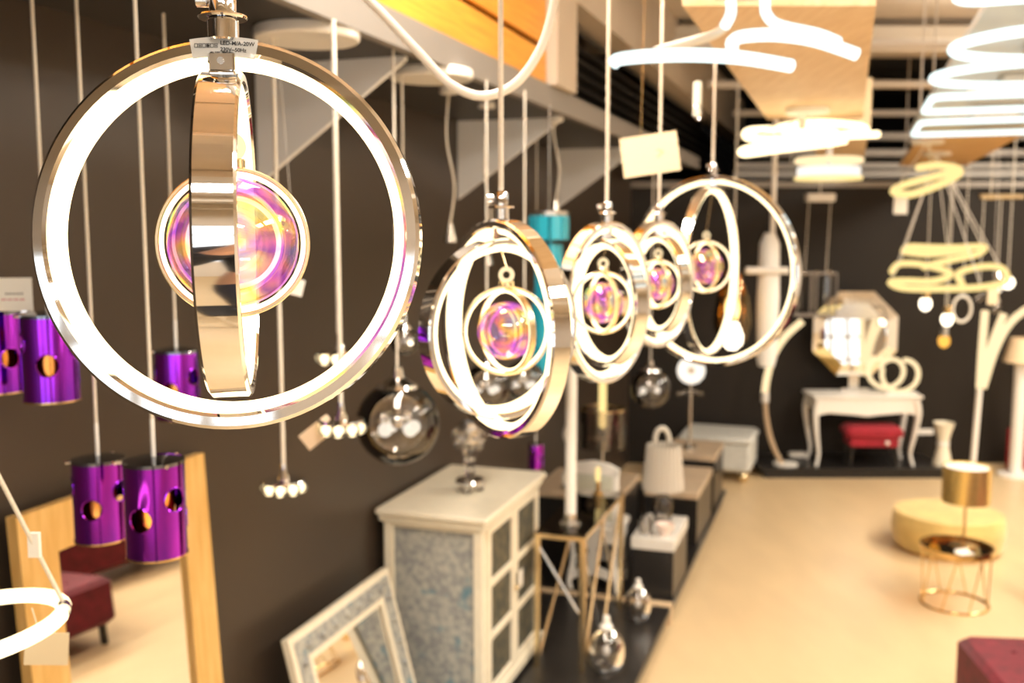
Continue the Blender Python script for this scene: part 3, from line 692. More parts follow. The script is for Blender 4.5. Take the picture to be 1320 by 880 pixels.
part('base', MB().cyl(.055, 0, .014, 28), CHROME_SOFT, fl); part('joint', MB().cyl(.034, .012, .06, 20), CHROME_SOFT, fl)
part('tube_shade', MB().cyl(.029, .05, .86, 24, b=.01), WHITE, fl, 'matt white tube'); part('top_cap', MB().cyl(.031, .85, .875, 20), CHROME_SOFT, fl)
t = thing('candle_lamp', 'small brass candle lamp glowing on the far end of the brass console', 'table lamp', L(6.28, .74, CT + .011), 0)
part('base', MB().cyl(.035, 0, .012, 20), BRASS, t); part('stem', MB().cyl(.014, .01, .08, 14), BRASS, t); part('bulb', MB().cyl(.015, .08, .17, 14, b=.01), LED_YELLOW, t)
# white carved chair behind the console
cs = thing('carved_chair', 'white carved chair with pale green back seen through the brass console', 'chair', L(6.80, .62, PT), -TH)
for x in (-.145, .145):
    part('leg', MB().tube(spline([(x, -.14, 0), (x*1.05, -.15, .06), (x*.92, -.13, .2), (x, -.14, .40)], 5), .017, 8), WHITE, cs)
    part('leg', MB().tube(spline([(x, .14, 0), (x*1.05, .15, .06), (x*.92, .13, .2), (x, .14, .40)], 5), .017, 8), WHITE, cs)
    part('back_post', MB().bbox(x - .018, x + .018, -.165, -.135, .40, .80, .006), WHITE, cs)
part('seat', MB().bbox(-.175, .175, -.165, .17, .38, .43, .012), WHITE, cs)
part('back_pad', MB().bbox(-.127, .127, -.165, -.14, .47, .76, .008), mat('pale_green_fabric', (.62, .63, .53), .75), cs, 'pale green upholstered back')
part('top_rail', MB().prism([(-.165, .76), (.165, .76), (.165, .80), (.10, .83), (0, .845), (-.10, .83), (-.165, .80)], -.165, -.135, I4), WHITE, cs, smooth=False)
for k in range(4):
    M = Matrix.Rotation(k*math.pi/2, 4, 'Z')
    part('apron', MB().prism([(-.15, .39), (.15, .39), (.15, .29), (.11, .33), (.06, .30), (0, .26), (-.06, .30), (-.11, .33), (-.15, .29)], -.158, -.142, M), WHITE, cs, smooth=False)
    part('lower_rail', MB().prism([(-.15, .12), (-.08, .15), (0, .18), (.08, .15), (.15, .12), (.15, .06), (.08, .09), (0, .11), (-.08, .09), (-.15, .06)], -.158, -.142, M), WHITE, cs, smooth=False)
    if k in (0, 2): part('carved_splat', MB().prism([(-.02, .15), (.02, .15), (.035, .22), (.02, .30), (-.02, .30), (-.035, .22)], -.156, -.144, M), WHITE, cs, smooth=False)

def plinth(s0, s1, n0, n1, h, label, topm, band=.035):
    t = thing('plinth', label, 'plinth', L(s0, n0, PT), -TH, 'black display plinths on the platform')
    part('box', MB().box(0, n1 - n0, 0, s1 - s0, 0, h - band), BLACK, t, smooth=False)
    part('slab', MB().bbox(-.006, n1 - n0 + .006, -.006, s1 - s0 + .006, h - band, h, .004), topm, t, 'pale slab top')
    return t
q = ath(812, 692, .50); s1_, n1_ = sn(q); q2 = ath(872, 692, .50); s2_, n2_ = sn(q2)
WSLAB = mat('white_marble_slab', (.72, .69, .64), .25, noise=.12, scale=7); TSLAB = mat('tan_stone_slab', (.55, .42, .29), .3, noise=.15, scale=7)
plinth(6.66, 7.2, .87, 1.13, .38, 'nearest black plinth with a thick white slab top', WSLAB, .075)
plinth(7.75, 8.55, .74, 1.12, .40, 'middle black plinth with a tan stone top', TSLAB, .05)
plinth(8.72, 9.3, .70, 1.12, .46, 'farthest black plinth with a tan stone top before the grey ottoman', TSLAB, .05)
plinth(7.02, 7.7, .10, .70, .52, 'wide black plinth nearer the wall under the glass drum lamp', TSLAB, .04)

def glass_jar(px, py, r, h, label):
    c = ath(px, py, PT); c.z = PT
    t = thing('glass_jar_lamp', label, 'lamp', c, 0, 'clear glass jar lamps on the platform')
    prof = [(1e-4, 0.004), (r*.45, .004), (r*.78, h*.08), (r*.95, h*.2), (r, h*.36), (r*.96, h*.5), (r*.80, h*.64), (r*.5, h*.75), (r*.27, h*.80), (r*.28, h*.82)]
    part('jar', MB().lathe(prof, 40), GLASS_DARK, t, 'clear rounded glass body')
    part('collar', MB().lathe([(1e-4, h*.78), (r*.33, h*.78), (r*.33, h*.84), (r*.2, h*.86), (r*.16, h), (1e-4, h)], 24), WHITE, t)
    part('bulb', MB().ball(r*.2, (0, 0, h*.40), 14, 8, sz=1.5), mat('opal_bulb', (.85, .87, .88), .15), t)
    part('stem', MB().cyl(r*.06, h*.45, h*.79, 10), CHROME, t)
    part('foot', MB().lathe([(1e-4, 0), (r*.5, 0), (r*.5, .006), (1e-4, .006)], 24), CHROME_SOFT, t)
    return t
glass_jar(781, 868, .098, .31, 'larger clear glass jar lamp on the front edge of the platform')
glass_jar(822, 799, .080, .25, 'smaller clear glass jar lamp before the nearest black plinth')

# lamps on the plinths
c = L(7.18, .55, PT + .52)
t = thing('drum_table_lamp', 'table lamp with clear glass drum shade and lit tube bulb', 'table lamp', c, 0)
part('base', MB().cyl(.085, 0, .018, 32), CHROME, t); part('stem', MB().cyl(.011, .015, .34, 14), CHROME, t)
part('shade', MB().lathe([(.155, .30), (.155, .56), (.150, .56), (.150, .30)], 40, closed=True), GLASS_DARK, t, 'clear glass drum shade')
part('shade_rim', MB().lathe([(.157, .555), (.157, .565), (.148, .565), (.148, .555)], 40, closed=True), BRASS_PALE, t)
part('spider', MB().tube([(-.15, 0, .36), (.15, 0, .36)], .004, 6).tube([(0, -.15, .36), (0, .15, .36)], .004, 6), CHROME, t)
part('tube_bulb', MB().cyl(.026, .42, .76, 16, b=.02), LED_YELLOW, t, 'tall lit tube bulb')
c = L(7.0, 1.0, PT + .38)
t = thing('pleated_table_lamp', 'clear glass lamp with grey pleated shade on the white topped plinth', 'table lamp', c, 0)
part('base', MB().cyl(.06, 0, .015, 28), CHROME_SOFT, t)
part('body', MB().lathe([(.05, .015), (.062, .05), (.066, .12), (.055, .17), (.02, .20), (.016, .24)], 32), GLASS_DARK, t, 'clear glass body')
n = 48; vs = []
for z, rb in ((.23, .13), (.52, .105)):
    for k in range(n): r = rb + (.006 if k % 2 else -.004); a = 2*math.pi*k/n; vs.append((r*math.cos(a), r*math.sin(a), z))
part('shade', MB().add(vs, [(k, (k+1) % n, n+(k+1) % n, n+k) for k in range(n)]), mat('pleated_grey_fabric', (.52, .47, .40), .8), t, 'grey pleated shade', smooth=False)
part('bulb', MB().ball(.03, (0, 0, .34), 14, 8), mat('opal_bulb', (.9, .86, .78), .3), t)
part('stem', MB().cyl(.008, .20, .34, 10), CHROME_SOFT, t)
c = L(6.75, .34, PT + .55)
t = thing('wave_lamp', 'white wavy rod lamp with a curled top behind the pleated shade', 'table lamp', L(7.95, .88, PT + .40), R_(10))
part('base', MB().cyl(.06, 0, .014, 24), WHITE, t)
part('curl', MB().tube(spline([(0, 0, .01), (.0, 0, .22), (-.01, 0, .36), (-.05, 0, .42), (-.10, 0, .40), (-.115, 0, .32), (-.09, 0, .27)], 8), .018, 12), TUBE_OFF, t)
t = thing('wave_lamp', 'pale twisted rod lamp left of the glass drum shade', 'table lamp', L(7.14, .32, PT + .52), -.3)
part('base', MB().cyl(.05, 0, .014, 24), CHROME_SOFT, t)
part('curl', MB().tube(spline([(0, 0, .01), (-.03, 0, .08), (.03, 0, .18), (.04, 0, .27), (-.02, 0, .36), (0, 0, .44)], 8), .016, 12), TUBE_OFF, t)
t = thing('glass_vase', 'squat clear glass vase on the white topped plinth', 'vase', L(6.73, .94, PT + .38), 0)
part('vase', MB().lathe([(1e-4, .004), (.032, .004), (.045, .03), (.048, .07), (.038, .10), (.034, .12)], 28), GLASS_DARK, t)
part('foot', MB().cyl(.03, 0, .005, 20), CHROME_SOFT, t)
t = thing('glass_bowl', 'pale pink glass bowl on the white topped plinth', 'bowl', L(6.75, 1.06, PT + .38), 0)
part('bowl', MB().lathe([(1e-4, 0), (.03, 0), (.034, .012), (.055, .05), (.06, .075), (.055, .075), (.03, .02), (1e-4, .014)], 28), mat('pale_pink_glass', (.82, .66, .58), .2), t)
# disc lamp and stem on the farthest plinth
c = L(8.95, .88, PT + .46)
t = thing('disc_table_lamp', 'white round disc lamp with a bright ring on a thin stem before the back wall', 'table lamp', c, 0)
part('base', MB().cyl(.07, 0, .015, 28), CHROME_SOFT, t); part('stem', MB().cyl(.012, .012, .56, 14), CHROME_SOFT, t)
part('disc', MB().lathe([(.035 + .0, -.02), (.105, -.02), (.115, -.01), (.115, .01), (.105, .02), (.035, .02)], 40, ringM((0, -.01, .66), az(909)*-1), closed=True), OPAL_GLOW, t, 'bright white ring')
part('hub', MB().cyl(.034, -.015, .012, 20, ringM((0, -.01, .66), 0)), CHROME_SOFT, t)
cr2 = MB()
for k in range(5): cr2.ball(.02, (-.09 + .045*k, 0, .46 + .012*(k % 2)), 8, 5)
part('crystal_row', cr2, CRYSTAL, t)
# pale grey ottoman
c = ath(925, 600, 0); 
ot = thing('ottoman', 'pale grey upholstered ottoman with round brass feet before the back wall', 'ottoman', at(926, 600, 9.62) * 1.0, R_(-20))
ot.location.z = 0
part('seat', MB().bbox(-.34, .34, -.30, .30, .10, .38, .03), GREYFAB, ot); part('lid', MB().bbox(-.355, .355, -.315, .315, .36, .44, .03), GREYFAB, ot, 'padded lid')
for x in (-.27, .27):
    for y in (-.23, .23): part('foot', MB().ball(.055, (x, y, .055), 16, 10), BRASS_PALE, ot)

# ------------------------------------------------------------------ the back wall group
BY = 9.62; BP = .10
c = at(1107, 600, 9.72); c.z = BP
tb = thing('console_table', 'white console table with curved legs on the back platform', 'table', c, 0)
hw, dp, ht = .535, .20, .70
part('top', MB().bbox(-hw, hw, -dp, dp, ht - .03, ht, .008), WHITE, tb)
ap = [(-hw + .03, ht - .03), (hw - .03, ht - .03), (hw - .03, ht - .20), (hw - .16, ht - .17), (.12, ht - .19), (0, ht - .205), (-.12, ht - .19), (-hw + .16, ht - .17), (-hw + .03, ht - .20)]
part('apron', MB().prism(ap, -dp + .02, -dp + .045, I4), WHITE, tb, smooth=False)
part('back_apron', MB().box(-hw + .03, hw - .03, dp - .04, dp - .02, ht - .15, ht - .03), WHITE, tb, smooth=False)
for x in (-1, 1):
    part('side_apron', MB().box(x*(hw - .045) - .012, x*(hw - .045) + .012, -dp + .03, dp - .03, ht - .15, ht - .03), WHITE, tb, smooth=False)
    for y in (-1, 1):
        lp = [(x*(hw - .06), y*(dp - .04), ht - .05), (x*(hw - .035), y*(dp - .03), ht - .18), (x*(hw - .055), y*(dp - .045), ht - .38), (x*(hw - .085), y*(dp - .06), .12), (x*(hw - .06), y*(dp - .04), .0)]
        pp = spline(lp, 6); part('leg', MB().tube(pp, [.038 - .022*min(1, i/18) for i in range(len(pp))], 10), WHITE, tb)
# octagonal mirror
c = at(1103, 430, 9.86)
OMT = 5.5
om = thing('octagon_mirror', 'octagonal mirror with faceted mirror frame on the white console table', 'mirror', Vector((c.x, c.y, BP + ht)), 0)
zc = c.z - (BP + ht); ro = .455; ri = .33
oc = lambda r, k: (r*math.cos(R_(22.5 + 45*k)), zc + r*math.sin(R_(22.5 + 45*k)))
part('back_board', MB().prism([oc(ro, k) for k in range(8)], .012, .03, I4), CHROME_SOFT, om, smooth=False)
part('mirror_glass', MB().prism([oc(ri, k) for k in range(8)], -.002, .008, Matrix.Translation((0, 0, zc)) @ Matrix.Rotation(R_(-OMT), 4, 'X') @ Matrix.Translation((0, 0, -zc))), MIRROR, om, smooth=False)
for k in range(8):
    a, b, cc_, d = oc(ro, k), oc(ro, k+1), oc(ri, k+1), oc(ri, k)
    vs = [(a[0], .008, a[1]), (b[0], .008, b[1]), (cc_[0], -.014, cc_[1]), (d[0], -.014, d[1]), (a[0], .014, a[1]), (b[0], .014, b[1]), (cc_[0], .014, cc_[1]), (d[0], .014, d[1])]
    part('facet', MB().add(vs, [(0, 1, 2, 3), (7, 6, 5, 4), (0, 4, 5, 1), (1, 5, 6, 2), (2, 6, 7, 3), (3, 7, 4, 0)]), MIRROR, om, smooth=False)
part('foot', MB().bbox(-.14, .14, -.05, .05, 0, .03, .004).box(-.05, .05, .005, .025, .02, zc - ro*.9), CHROME_SOFT, om, smooth=False)
# looping LED table lamp
c = at(1160, 497, 9.66); c.z = BP + ht
lt = thing('loop_table_lamp', 'glowing looped tube lamp standing right on the white console table', 'table lamp', c, 0)
lp = []
for k in range(0, 61):
    a = R_(-90 - 3 + k*12.2)
    f = k/60; r = .165 - .03*f; cx = .02 - .20*f*(1 if f > .4 else .6); lp.append((cx + r*math.cos(-a), -.04 + .12*f, .19 + r*math.sin(-a) + .03*f - (0)))
mn = min(p[2] for p in lp); lp = [(x, y, z - mn + .024) for x, y, z in lp]
part('light_tube', MB().tube(lp, .022, 12), LED_SOFT, lt); part('base', MB().bbox(-.16, .16, -.06, .06, 0, .02, .004), WHITE, lt)
# red stool
c = at(1121, 605, 9.62); c.z = BP
rs = thing('stool', 'red padded stool under the white console table', 'stool', c, R_(-4))
part('cushion', MB().bbox(-.27, .27, -.16, .16, .28, .40, .035), RED2, rs); part('skirt', MB().bbox(-.23, .23, -.13, .13, .20, .29, .01), RED2, rs)
for x in (-.2, .2):
    for y in (-.1, .1): part('leg', MB().tube([(x, y, .21), (x*1.1, y*1.1, .0)], [.018, .012], 8), BLACK, rs)
part('button', MB().ball(.022, (.12, -.132, .245), 10, 6), WHITE, rs, 'white tag on the skirt')
# arc floor lamp
al = thing('arc_floor_lamp', 'slim curved floor lamp with glowing upper arc left of the console table', 'floor lamp', Vector((at(1015, 604, 9.55).x, 9.62, BP)), 0)
o0 = al.location
P = lambda px, py: at(px, py, 9.62) - o0
lo = spline([P(1022, 603), P(1008, 597), P(995, 570), P(988, 540), P(986, 515)], 6); up_ = spline([P(986, 506), P(989, 485), P(997, 458), P(1012, 434), P(1034, 414)], 6)
part('stem', MB().tube(lo, .026, 12), mat('pale_bronze', (.60, .46, .32), .35, .4), al)
part('joint', MB().tube([P(986, 518), P(986, 505)], .038, 14), WHITE, al)
part('light_tube', MB().tube(up_, .034, 12), LED_SOFT, al)
part('base', MB().cyl(.12, 0, .016, 32), WHITE, al)
ab = link('adapter_box', MB().bbox(-.09, .09, -.05, .05, 0, .05, .012), WHITE, loc=Vector((at(1030, 588, 9.9).x, 9.95, BP))); tag(ab, 'small white box on the platform behind the arc lamp', 'adapter')
ab = link('wall_socket', MB().bbox(-.08, .08, -.012, 0, 0, .06, .004), WHITE, loc=Vector((at(1192, 587, 10.09).x, 10.1, .30))); tag(ab, 'white socket plate on the back wall right of the table', 'socket')
# hourglass vase
c = at(1214, 605, 9.75); c.z = 0
hv = thing('hourglass_vase', 'tall white hourglass shaped vase at the right end of the back platform', 'vase', Vector((at(1214, 605, 9.62).x, 9.62, BP if at(1214, 605, 9.62).x < 4.18 else 0)), 0)
part('vase', MB().lathe([(1e-4, 0), (.10, 0), (.105, .02), (.085, .14), (.055, .27), (.05, .33), (.07, .42), (.10, .52), (.092, .52), (.06, .42), (.042, .33), (1e-4, .28)], 32), IVORY, hv)
part('band', MB().lathe([(.052, .29), (.058, .30), (.058, .32), (.052, .33)], 32, closed=True), WHITE, hv)
# palm LED floor lamp
b0 = Vector((at(1250, 640, 8.4).x, 8.4, 0))
pf = thing('palm_floor_lamp', 'floor lamp with three glowing curved tubes fanning from a white stem', 'floor lamp', b0, 0)
Q = lambda px, py: at(px, py, 8.4) - b0
part('base', MB().cyl(.15, 0, .018, 36), WHITE, pf)
part('stem', MB().tube([Vector((0, 0, .015)), Q(1263, 496)], .024, 12), WHITE, pf)
for pts_ in ([Q(1263, 500), Q(1266, 450), Q(1270, 400)], [Q(1265, 500), Q(1276, 452), Q(1294, 404)], [Q(1267, 500), Q(1284, 448), Q(1306, 412), Q(1345, 385)]):
    part('light_tube', MB().tube(spline(pts_, 8), .031, 12), LED_SOFT, pf)
# white lamp at the right edge
b0 = Vector((at(1312, 608, 9.5).x, 9.55, 0))
wl = thing('shade_floor_lamp', 'white floor lamp with cream shade cut by the right edge', 'floor lamp', b0, 0)
part('base', MB().cyl(.16, 0, .03, 36), WHITE, wl); part('pole', MB().cyl(.06, .03, 1.15, 20), WHITE, wl)
part('shade', MB().lathe([(.17, 1.13), (.11, 1.36), (.105, 1.36), (.165, 1.13)], 36, closed=True), mat('cream_shade', (.80, .62, .40), .7), wl)
rb = link('red_screen', MB().bbox(-.10, .12, -.03, .03, 0, .42, .012), RED2, loc=Vector((b0.x + .16, 9.85, .0))); tag(rb, 'narrow red padded panel beside the white lamp at right edge', 'panel')

# ------------------------------------------------------------------ on the floor at right
def turned(t): return t
pc_ = at(1221, 690, 7.35); pc_.z = 0
po = thing('pouf', 'large round mustard velvet pouf on the beige floor', 'pouf', pc_, 0)
part('body', MB().lathe([(1e-4, .02), (.37, .02), (.39, .04), (.405, .15), (.395, .25), (.37, .28), (1e-4, .292)], 64), YELLOW, po)
part('piping', MB().tube([(.385*math.cos(R_(a)), .385*math.sin(R_(a)), .268) for a in range(0, 360, 6)], .007, 8, closed=True), YELLOW, po)
part('base_ring', MB().lathe([(1e-4, 0), (.36, 0), (.36, .025), (1e-4, .025)], 48), BRASS, po)
tc_ = at(1229, 790, 6.2); tc_.z = 0
wt = thing('wire_side_table', 'round brass wire side table with a glass top', 'table', tc_, 0)
ring = lambda z, r: [(r*math.cos(R_(a)), r*math.sin(R_(a)), z) for a in range(0, 360, 10)]
part('lower_ring', MB().tube(ring(.008, .205), .008, 8, closed=True), BRASS, wt); part('upper_ring', MB().tube(ring(.36, .205), .007, 8, closed=True), BRASS, wt)
for k in range(8):
    a = 2*math.pi*k/8; a2 = a + .4
    part('wire_strut', MB().tube([(.205*math.cos(a), .205*math.sin(a), .008), (.205*math.cos(a2), .205*math.sin(a2), .36)], .0045, 6), BRASS, wt)
part('glass_top', MB().cyl(.215, .362, .372, 48), GLASS_AMBER, wt, 'clear glass top')
part('rim', MB().lathe([(.215, .360), (.221, .360), (.221, .39), (.215, .39)], 48, closed=True), BRASS, wt)
gl = thing('drum_table_lamp', 'slim table lamp with shiny gold drum shade on the wire table', 'table lamp', tc_ + Vector((.05, .02, .372)), 0)
part('base', MB().cyl(.075, 0, .014, 32), BRASS, gl); part('stem', MB().cyl(.008, .012, .36, 12), BRASS, gl)
part('shade', MB().lathe([(.145, .30), (.145, .53), (.139, .53), (.139, .30)], 48, closed=True), mat('gold_foil', (.86, .62, .22), .25, .85), gl, 'shiny gold shade')
part('diffuser', MB().lathe([(1e-4, .515), (.138, .515), (.138, .52), (1e-4, .52)], 32), CARD_W, gl)
tg = thing('price_tag', 'small white card lying on the wire table', 'price tag', tc_ + Vector((.0, -.11, .3725)), .3)
part('card', MB().box(-.05, .05, -.03, .03, 0, .003), CARD_W, tg, smooth=False); part('fold', MB().box(-.05, .05, .027, .03, 0.003, .02), CARD_W, tg, smooth=False)
# burgundy bench
bq = ath(1232, 816, .44)
be = thing('bench', 'burgundy velvet buttoned bench cut by the lower right corner', 'bench', Vector((bq.x, bq.y, 0)), R_(-6))
part('seat', MB().bbox(0, 1.5, -.75, 0, .14, .44, .03), RED, be)
for x in range(5):
    for y in range(3): part('button', MB().ball(.016, (.2 + x*.28, -.20 - y*.20, .44), 8, 6, sz=.5), RED, be)
part('back', MB().bbox(.52, 1.5, -.14, 0.0, .40, .92, .03), RED, be); part('arm', MB().bbox(1.36, 1.5, -.75, -.14, .40, .66, .03), RED, be)
for x in (.08, 1.42):
    for y in (-.68, -.07): part('leg', MB().cyl(.025, 0, .145, 12, c=(x, y, 0)), BLACK, be)

# ------------------------------------------------------------------ boards under the roof and the lamps on them
BH = 3.02
def board(name, label, y0, y1, a0, a1, m, th=.03, h=BH, rods=True):
    t = thing(name, label, 'ceiling panel', (0, 0, 0), 0)
    def X(a, y): return a + .337*y
    vs = [Vector((X(a, y), y, z)) for z in (h, h + th) for a, y in ((a0, y0), (a1, y0), (a1, y1), (a0, y1))]
    part('board', MB().add(vs, [(3, 2, 1, 0), (4, 5, 6, 7), (0, 1, 5, 4), (1, 2, 6, 5), (2, 3, 7, 6), (3, 0, 4, 7)]), m, t, smooth=False)
    for a in (a0 + .05, a1 - .05):
        for y in (y0 + .15, y1 - .15): part('hanger_rod', MB().tube([(X(a, y), y, h + th), (X(a, y), y, CEIL)], .006, 6), PIPE_M, t)
    return t
board('ceiling_panel', 'pale plywood panel above the spiral lamps, nearest of the middle row', 2.86, 5.75, -.49, .05, PLY)
board('ceiling_panel', 'plywood panel at the top edge carrying the curved arm lamp', 1.3, 2.72, -.47, .05, PLY)
board('ceiling_panel', 'pale plywood panel above the round flush lamp, beyond the first panel', 5.85, 9.4, -.30, .10, PLY)
board('ceiling_panel', 'white lacquered panel carrying the cool white lamps at top right', 1.75, 6.45, .36, 1.06, WHITE_BOARD)
board('ceiling_panel', 'honey coloured board beyond the white panel at top right', 6.5, 9.85, .46, 1.12, OAK)
pn = link('sign_card', MB().box(-.185, .185, -.002, .002, -.15, .15), CARD, loc=at(1080, 136, 5.6)); tag(pn, 'cream card hung in front of the plywood panel near the spiral lamp', 'card')
part('thread', MB().tube([(0, 0, .13), (0, 0.0, BH - at(1080, 136, 5.6).z)], .002, 6), CORD_W, pn)

# wavy arms lamp, nearest
o0 = at(965, 30, 2.55); o0.z = BH
wv = thing('arm_ceiling_lamp', 'ceiling lamp of two wide curved glowing arms above the fourth ring lamp', 'ceiling lamp', o0, 0)
G = lambda px, py, Y=2.4: at(px, py, Y) - o0
part('plate', MB().cyl(.13, -.03, 0, 32), WHITE, wv)
part('light_tube', MB().tube(spline([G(791, 81, 2.40), G(800, 76, 2.38), G(840, 72, 2.3), G(900, 71, 2.25), G(960, 75, 2.25), G(1020, 85, 2.3)], 8), .0155, 12), LED_COOL, wv)
part('arm', MB().tube(spline([G(846, 66, 2.45), G(890, 54, 2.55), G(925, 42, 2.6), G(940, 24, 2.6), G(943, 0, 2.6), o0*0 + Vector((-.05, .0, -.02))], 6), .0125, 10), TUBE_OFF, wv, 'unlit pale arm')
part('light_tube', MB().tube(spline([G(1010, 36, 2.5), G(1000, 40, 2.35)], 2) + [], .012, 8), TUBE_OFF, wv) if False else None
part('light_tube', MB().tube(spline([G(944, 62, 2.5), G(944, 54, 2.45), G(958, 47, 2.38), G(1000, 45, 2.35), G(1050, 52, 2.35), G(1104, 70, 2.38)], 8), .0155, 12), LED_COOL, wv)
part('light_tube', MB().tube(spline([Vector((.03, 0, -.02)), G(986, 0, 2.6), G(988, 18, 2.6), G(1004, 32, 2.58), G(1055, 44, 2.5), G(1080, 54, 2.44)], 8), .0135, 12), LED_COOL, wv)
part('light_tube', MB().tube(spline([G(942, 0, 2.59), G(942, 18, 2.58), G(934, 34, 2.57)], 6), .0138, 12), LED_COOL, wv)

def coil(o0, pts, r, led, name, label, cat='ceiling lamp', closed=False, plate=True, hang=None, Y=None):
    t = thing(name, label, cat, o0, 0)
    part('light_tube', MB().tube(spline([p - o0 for p in pts], 8, closed), r, 12, closed=closed), led, t)
    if plate: part('plate', MB().cyl(.11, -.03, 0, 32), WHITE, t)
    if hang:
        for p in hang: part('wire', MB().tube([p - o0, Vector((0, 0, -.02))], .0035, 6), CORD_W, t)
    return t
# spiral lamp under the plywood panel
c = at(1040, 175, 5.2); c0 = Vector((c.x, c.y, BH))
S5 = lambda px, py, dy: at(px, py, 5.2 + dy)
p1 = [S5(*q) for q in ((1030, 173, -.1), (1006, 165, .15), (1050, 158, .3), (1106, 162, .15), (1112, 170, -.1), (1060, 177, -.25), (1000, 180, -.1), (964, 177, .1), (968, 168, .3), (1020, 167, .35), (1080, 171, .3))]
p2 = [S5(*q) for q in ((1131, 173, .1), (1070, 176, -.2), (1010, 183, -.3), (960, 193, -.1), (962, 198, .1), (1000, 193, .25), (1060, 186, .2), (1090, 181, .1))]
sp_ = coil(c0, p1, .019, LED, 'spiral_ceiling_lamp', 'glowing spiral lamp of stacked loops under the plywood panel', hang=[p1[2], p1[7]])
part('light_tube', MB().tube(spline([p - c0 for p in p2], 8), .019, 12), LED, sp_); part('wire', MB().tube([p2[4] - c0, Vector((0, 0, -.02))], .0035, 6), CORD_W, sp_)
part('stem', MB().tube([S5(1034, 146, 0) - c0, S5(1034, 162, .25) - c0], .022, 12), WHITE, sp_)
c = at(1068, 222, 6.6)
dl = thing('flush_ceiling_lamp', 'round white drum lamp with amber rim below the spiral lamp', 'ceiling lamp', Vector((c.x, c.y, c.z)), 0)
part('drum', MB().cyl(.20, -.035, .035, 40), glow('drum_glow', (1, .93, .82), 1.1), dl); part('rim', MB().lathe([(.205, -.05), (.215, -.05), (.215, -.03), (.205, -.03)], 40, closed=True), LED_YELLOW, dl)
part('upper_ring', MB().lathe([(.20 + .02*math.cos(q*math.pi/4), .075 + .02*math.sin(q*math.pi/4)) for q in range(8)], 40, closed=True), LED_SOFT, dl)
part('rod', MB().cyl(.02, .03, BH - c.z, 14), WHITE, dl)

# cool white lamps mounted in a row under the white panel
def rrect(hx, hy, rc, z, n=5):
    q = []
    for cx, cy, a0 in ((hx-rc, hy-rc, 0), (-hx+rc, hy-rc, 90), (-hx+rc, -hy+rc, 180), (hx-rc, -hy+rc, 270)):
        for k in range(n+1): a = R_(a0 + 90*k/n); q.append(Vector((cx + rc*math.cos(a), cy + rc*math.sin(a), z)))
    return q
def flat_led(y, a, label, shape, size, group='cool white lamps under the white panel'):
    t = thing('led_ceiling_lamp', label, 'ceiling lamp', (a + .337*y, y, BH), -TH, group)
    part('mount', MB().bbox(-.10, .10, -.10, .10, -.04, 0, .006), WHITE, t)
    for (sx, sy, z, kind) in shape:
        loop = [Vector((sx*math.cos(R_(q)), sy*math.sin(R_(q)), z)) for q in range(0, 360, 8)] if kind == 'r' else rrect(sx, sy, .06, z)
        part('light_tube', MB().tube(loop, .015, 10, closed=True), LED_COOL, t)
        sp = MB()
        for q in (0, len(loop)//2): sp.tube([loop[q], Vector((loop[q].x*.25, loop[q].y*.25, -.03))], .006, 6)
        part('spoke', sp, CHROME_SOFT, t)
    return t
flat_led(2.12, .62, 'cool white lamp of nested rounded squares at the top right corner', [(.37, .20, -.085, 's'), (.22, .11, -.10, 's')], 1)
flat_led(2.72, .68, 'cool white ring lamp just beyond the nested squares at top right', [(.39, .28, -.12, 'r')], 1)
flat_led(3.40, .68, 'cool white ring lamp in the middle of the white panel', [(.39, .28, -.10, 'r')], 1)
flat_led(4.15, .70, 'cool white rounded square lamp beyond the two rings', [(.37, .27, -.10, 's')], 1)
flat_led(5.15, .72, 'cool white rounded square lamp at the far end of the white panel', [(.37, .34, -.10, 's')], 1)
tg = link('sale_card', MB().box(-.05, .05, -.07, .07, -.002, .002), CARD, loc=(.70 + .337*3.3, 3.3, BH - .004), rz=-TH); tag(tg, 'cream card stuck on the white panel inside the middle ring lamp', 'card')

# yellow coil under the oak board
c = at(1193, 232, 7.0); c0 = Vector((c.x, c.y, BH))
p3 = [at(px, py, 7.0 + dy) for px, py, dy in ((1184, 216, -.02), (1210, 213, .15), (1233, 217, .15), (1236, 224, -.05), (1215, 236, -.2), (1175, 250, -.2), (1152, 247, -.05), (1166, 238, .15), (1203, 228, .22), (1230, 221, .2))]
coil(c0, p3, .026, LED_YELLOW, 'coil_ceiling_lamp', 'tilted yellow glowing coil lamp under the honey coloured board', hang=[p3[1], p3[6], p3[8]])
# large squiggle pendant
Y0 = 8.1; J = lambda px, py, dy=0: at(px, py, Y0 + dy)
pts = [J(1150, 350, .1), J(1160, 340, .25), J(1190, 341, .35), J(1225, 352, .25), J(1205, 362, -.05), J(1165, 362, -.2), J(1148, 364, -.1), J(1165, 371, -.25), J(1210, 372, -.3), J(1265, 370, -.25), J(1297, 362, -.05), J(1290, 345, .2), J(1262, 344, .3), J(1236, 352, .1), J(1240, 366, -.1)]
c0 = at(1205, 250, Y0); c0.z = BH
sq = coil(c0, pts, .027, LED_YELLOW, 'squiggle_pendant', 'large yellow glowing squiggle lamp hung on many thin wires', 'pendant lamp', hang=[pts[1], pts[3], pts[6], pts[9], pts[11]])
pts2 = [J(1165, 324, .1), J(1172, 318, .25), J(1205, 319, .2), J(1235, 319, .15), J(1267, 318, 0), J(1260, 327, -.15), J(1225, 335, -.1), J(1190, 344, .1)]
part('light_tube', MB().tube(spline([p - c0 for p in pts2], 8), .027, 12), LED_YELLOW, sq)
part('light_tube', MB().tube(spline([p - c0 for p in (J(1165, 324, .1), J(1190, 327, -.1), J(1215, 326, -.15), J(1250, 321, -.1))], 8), .027, 12), LED_YELLOW, sq)
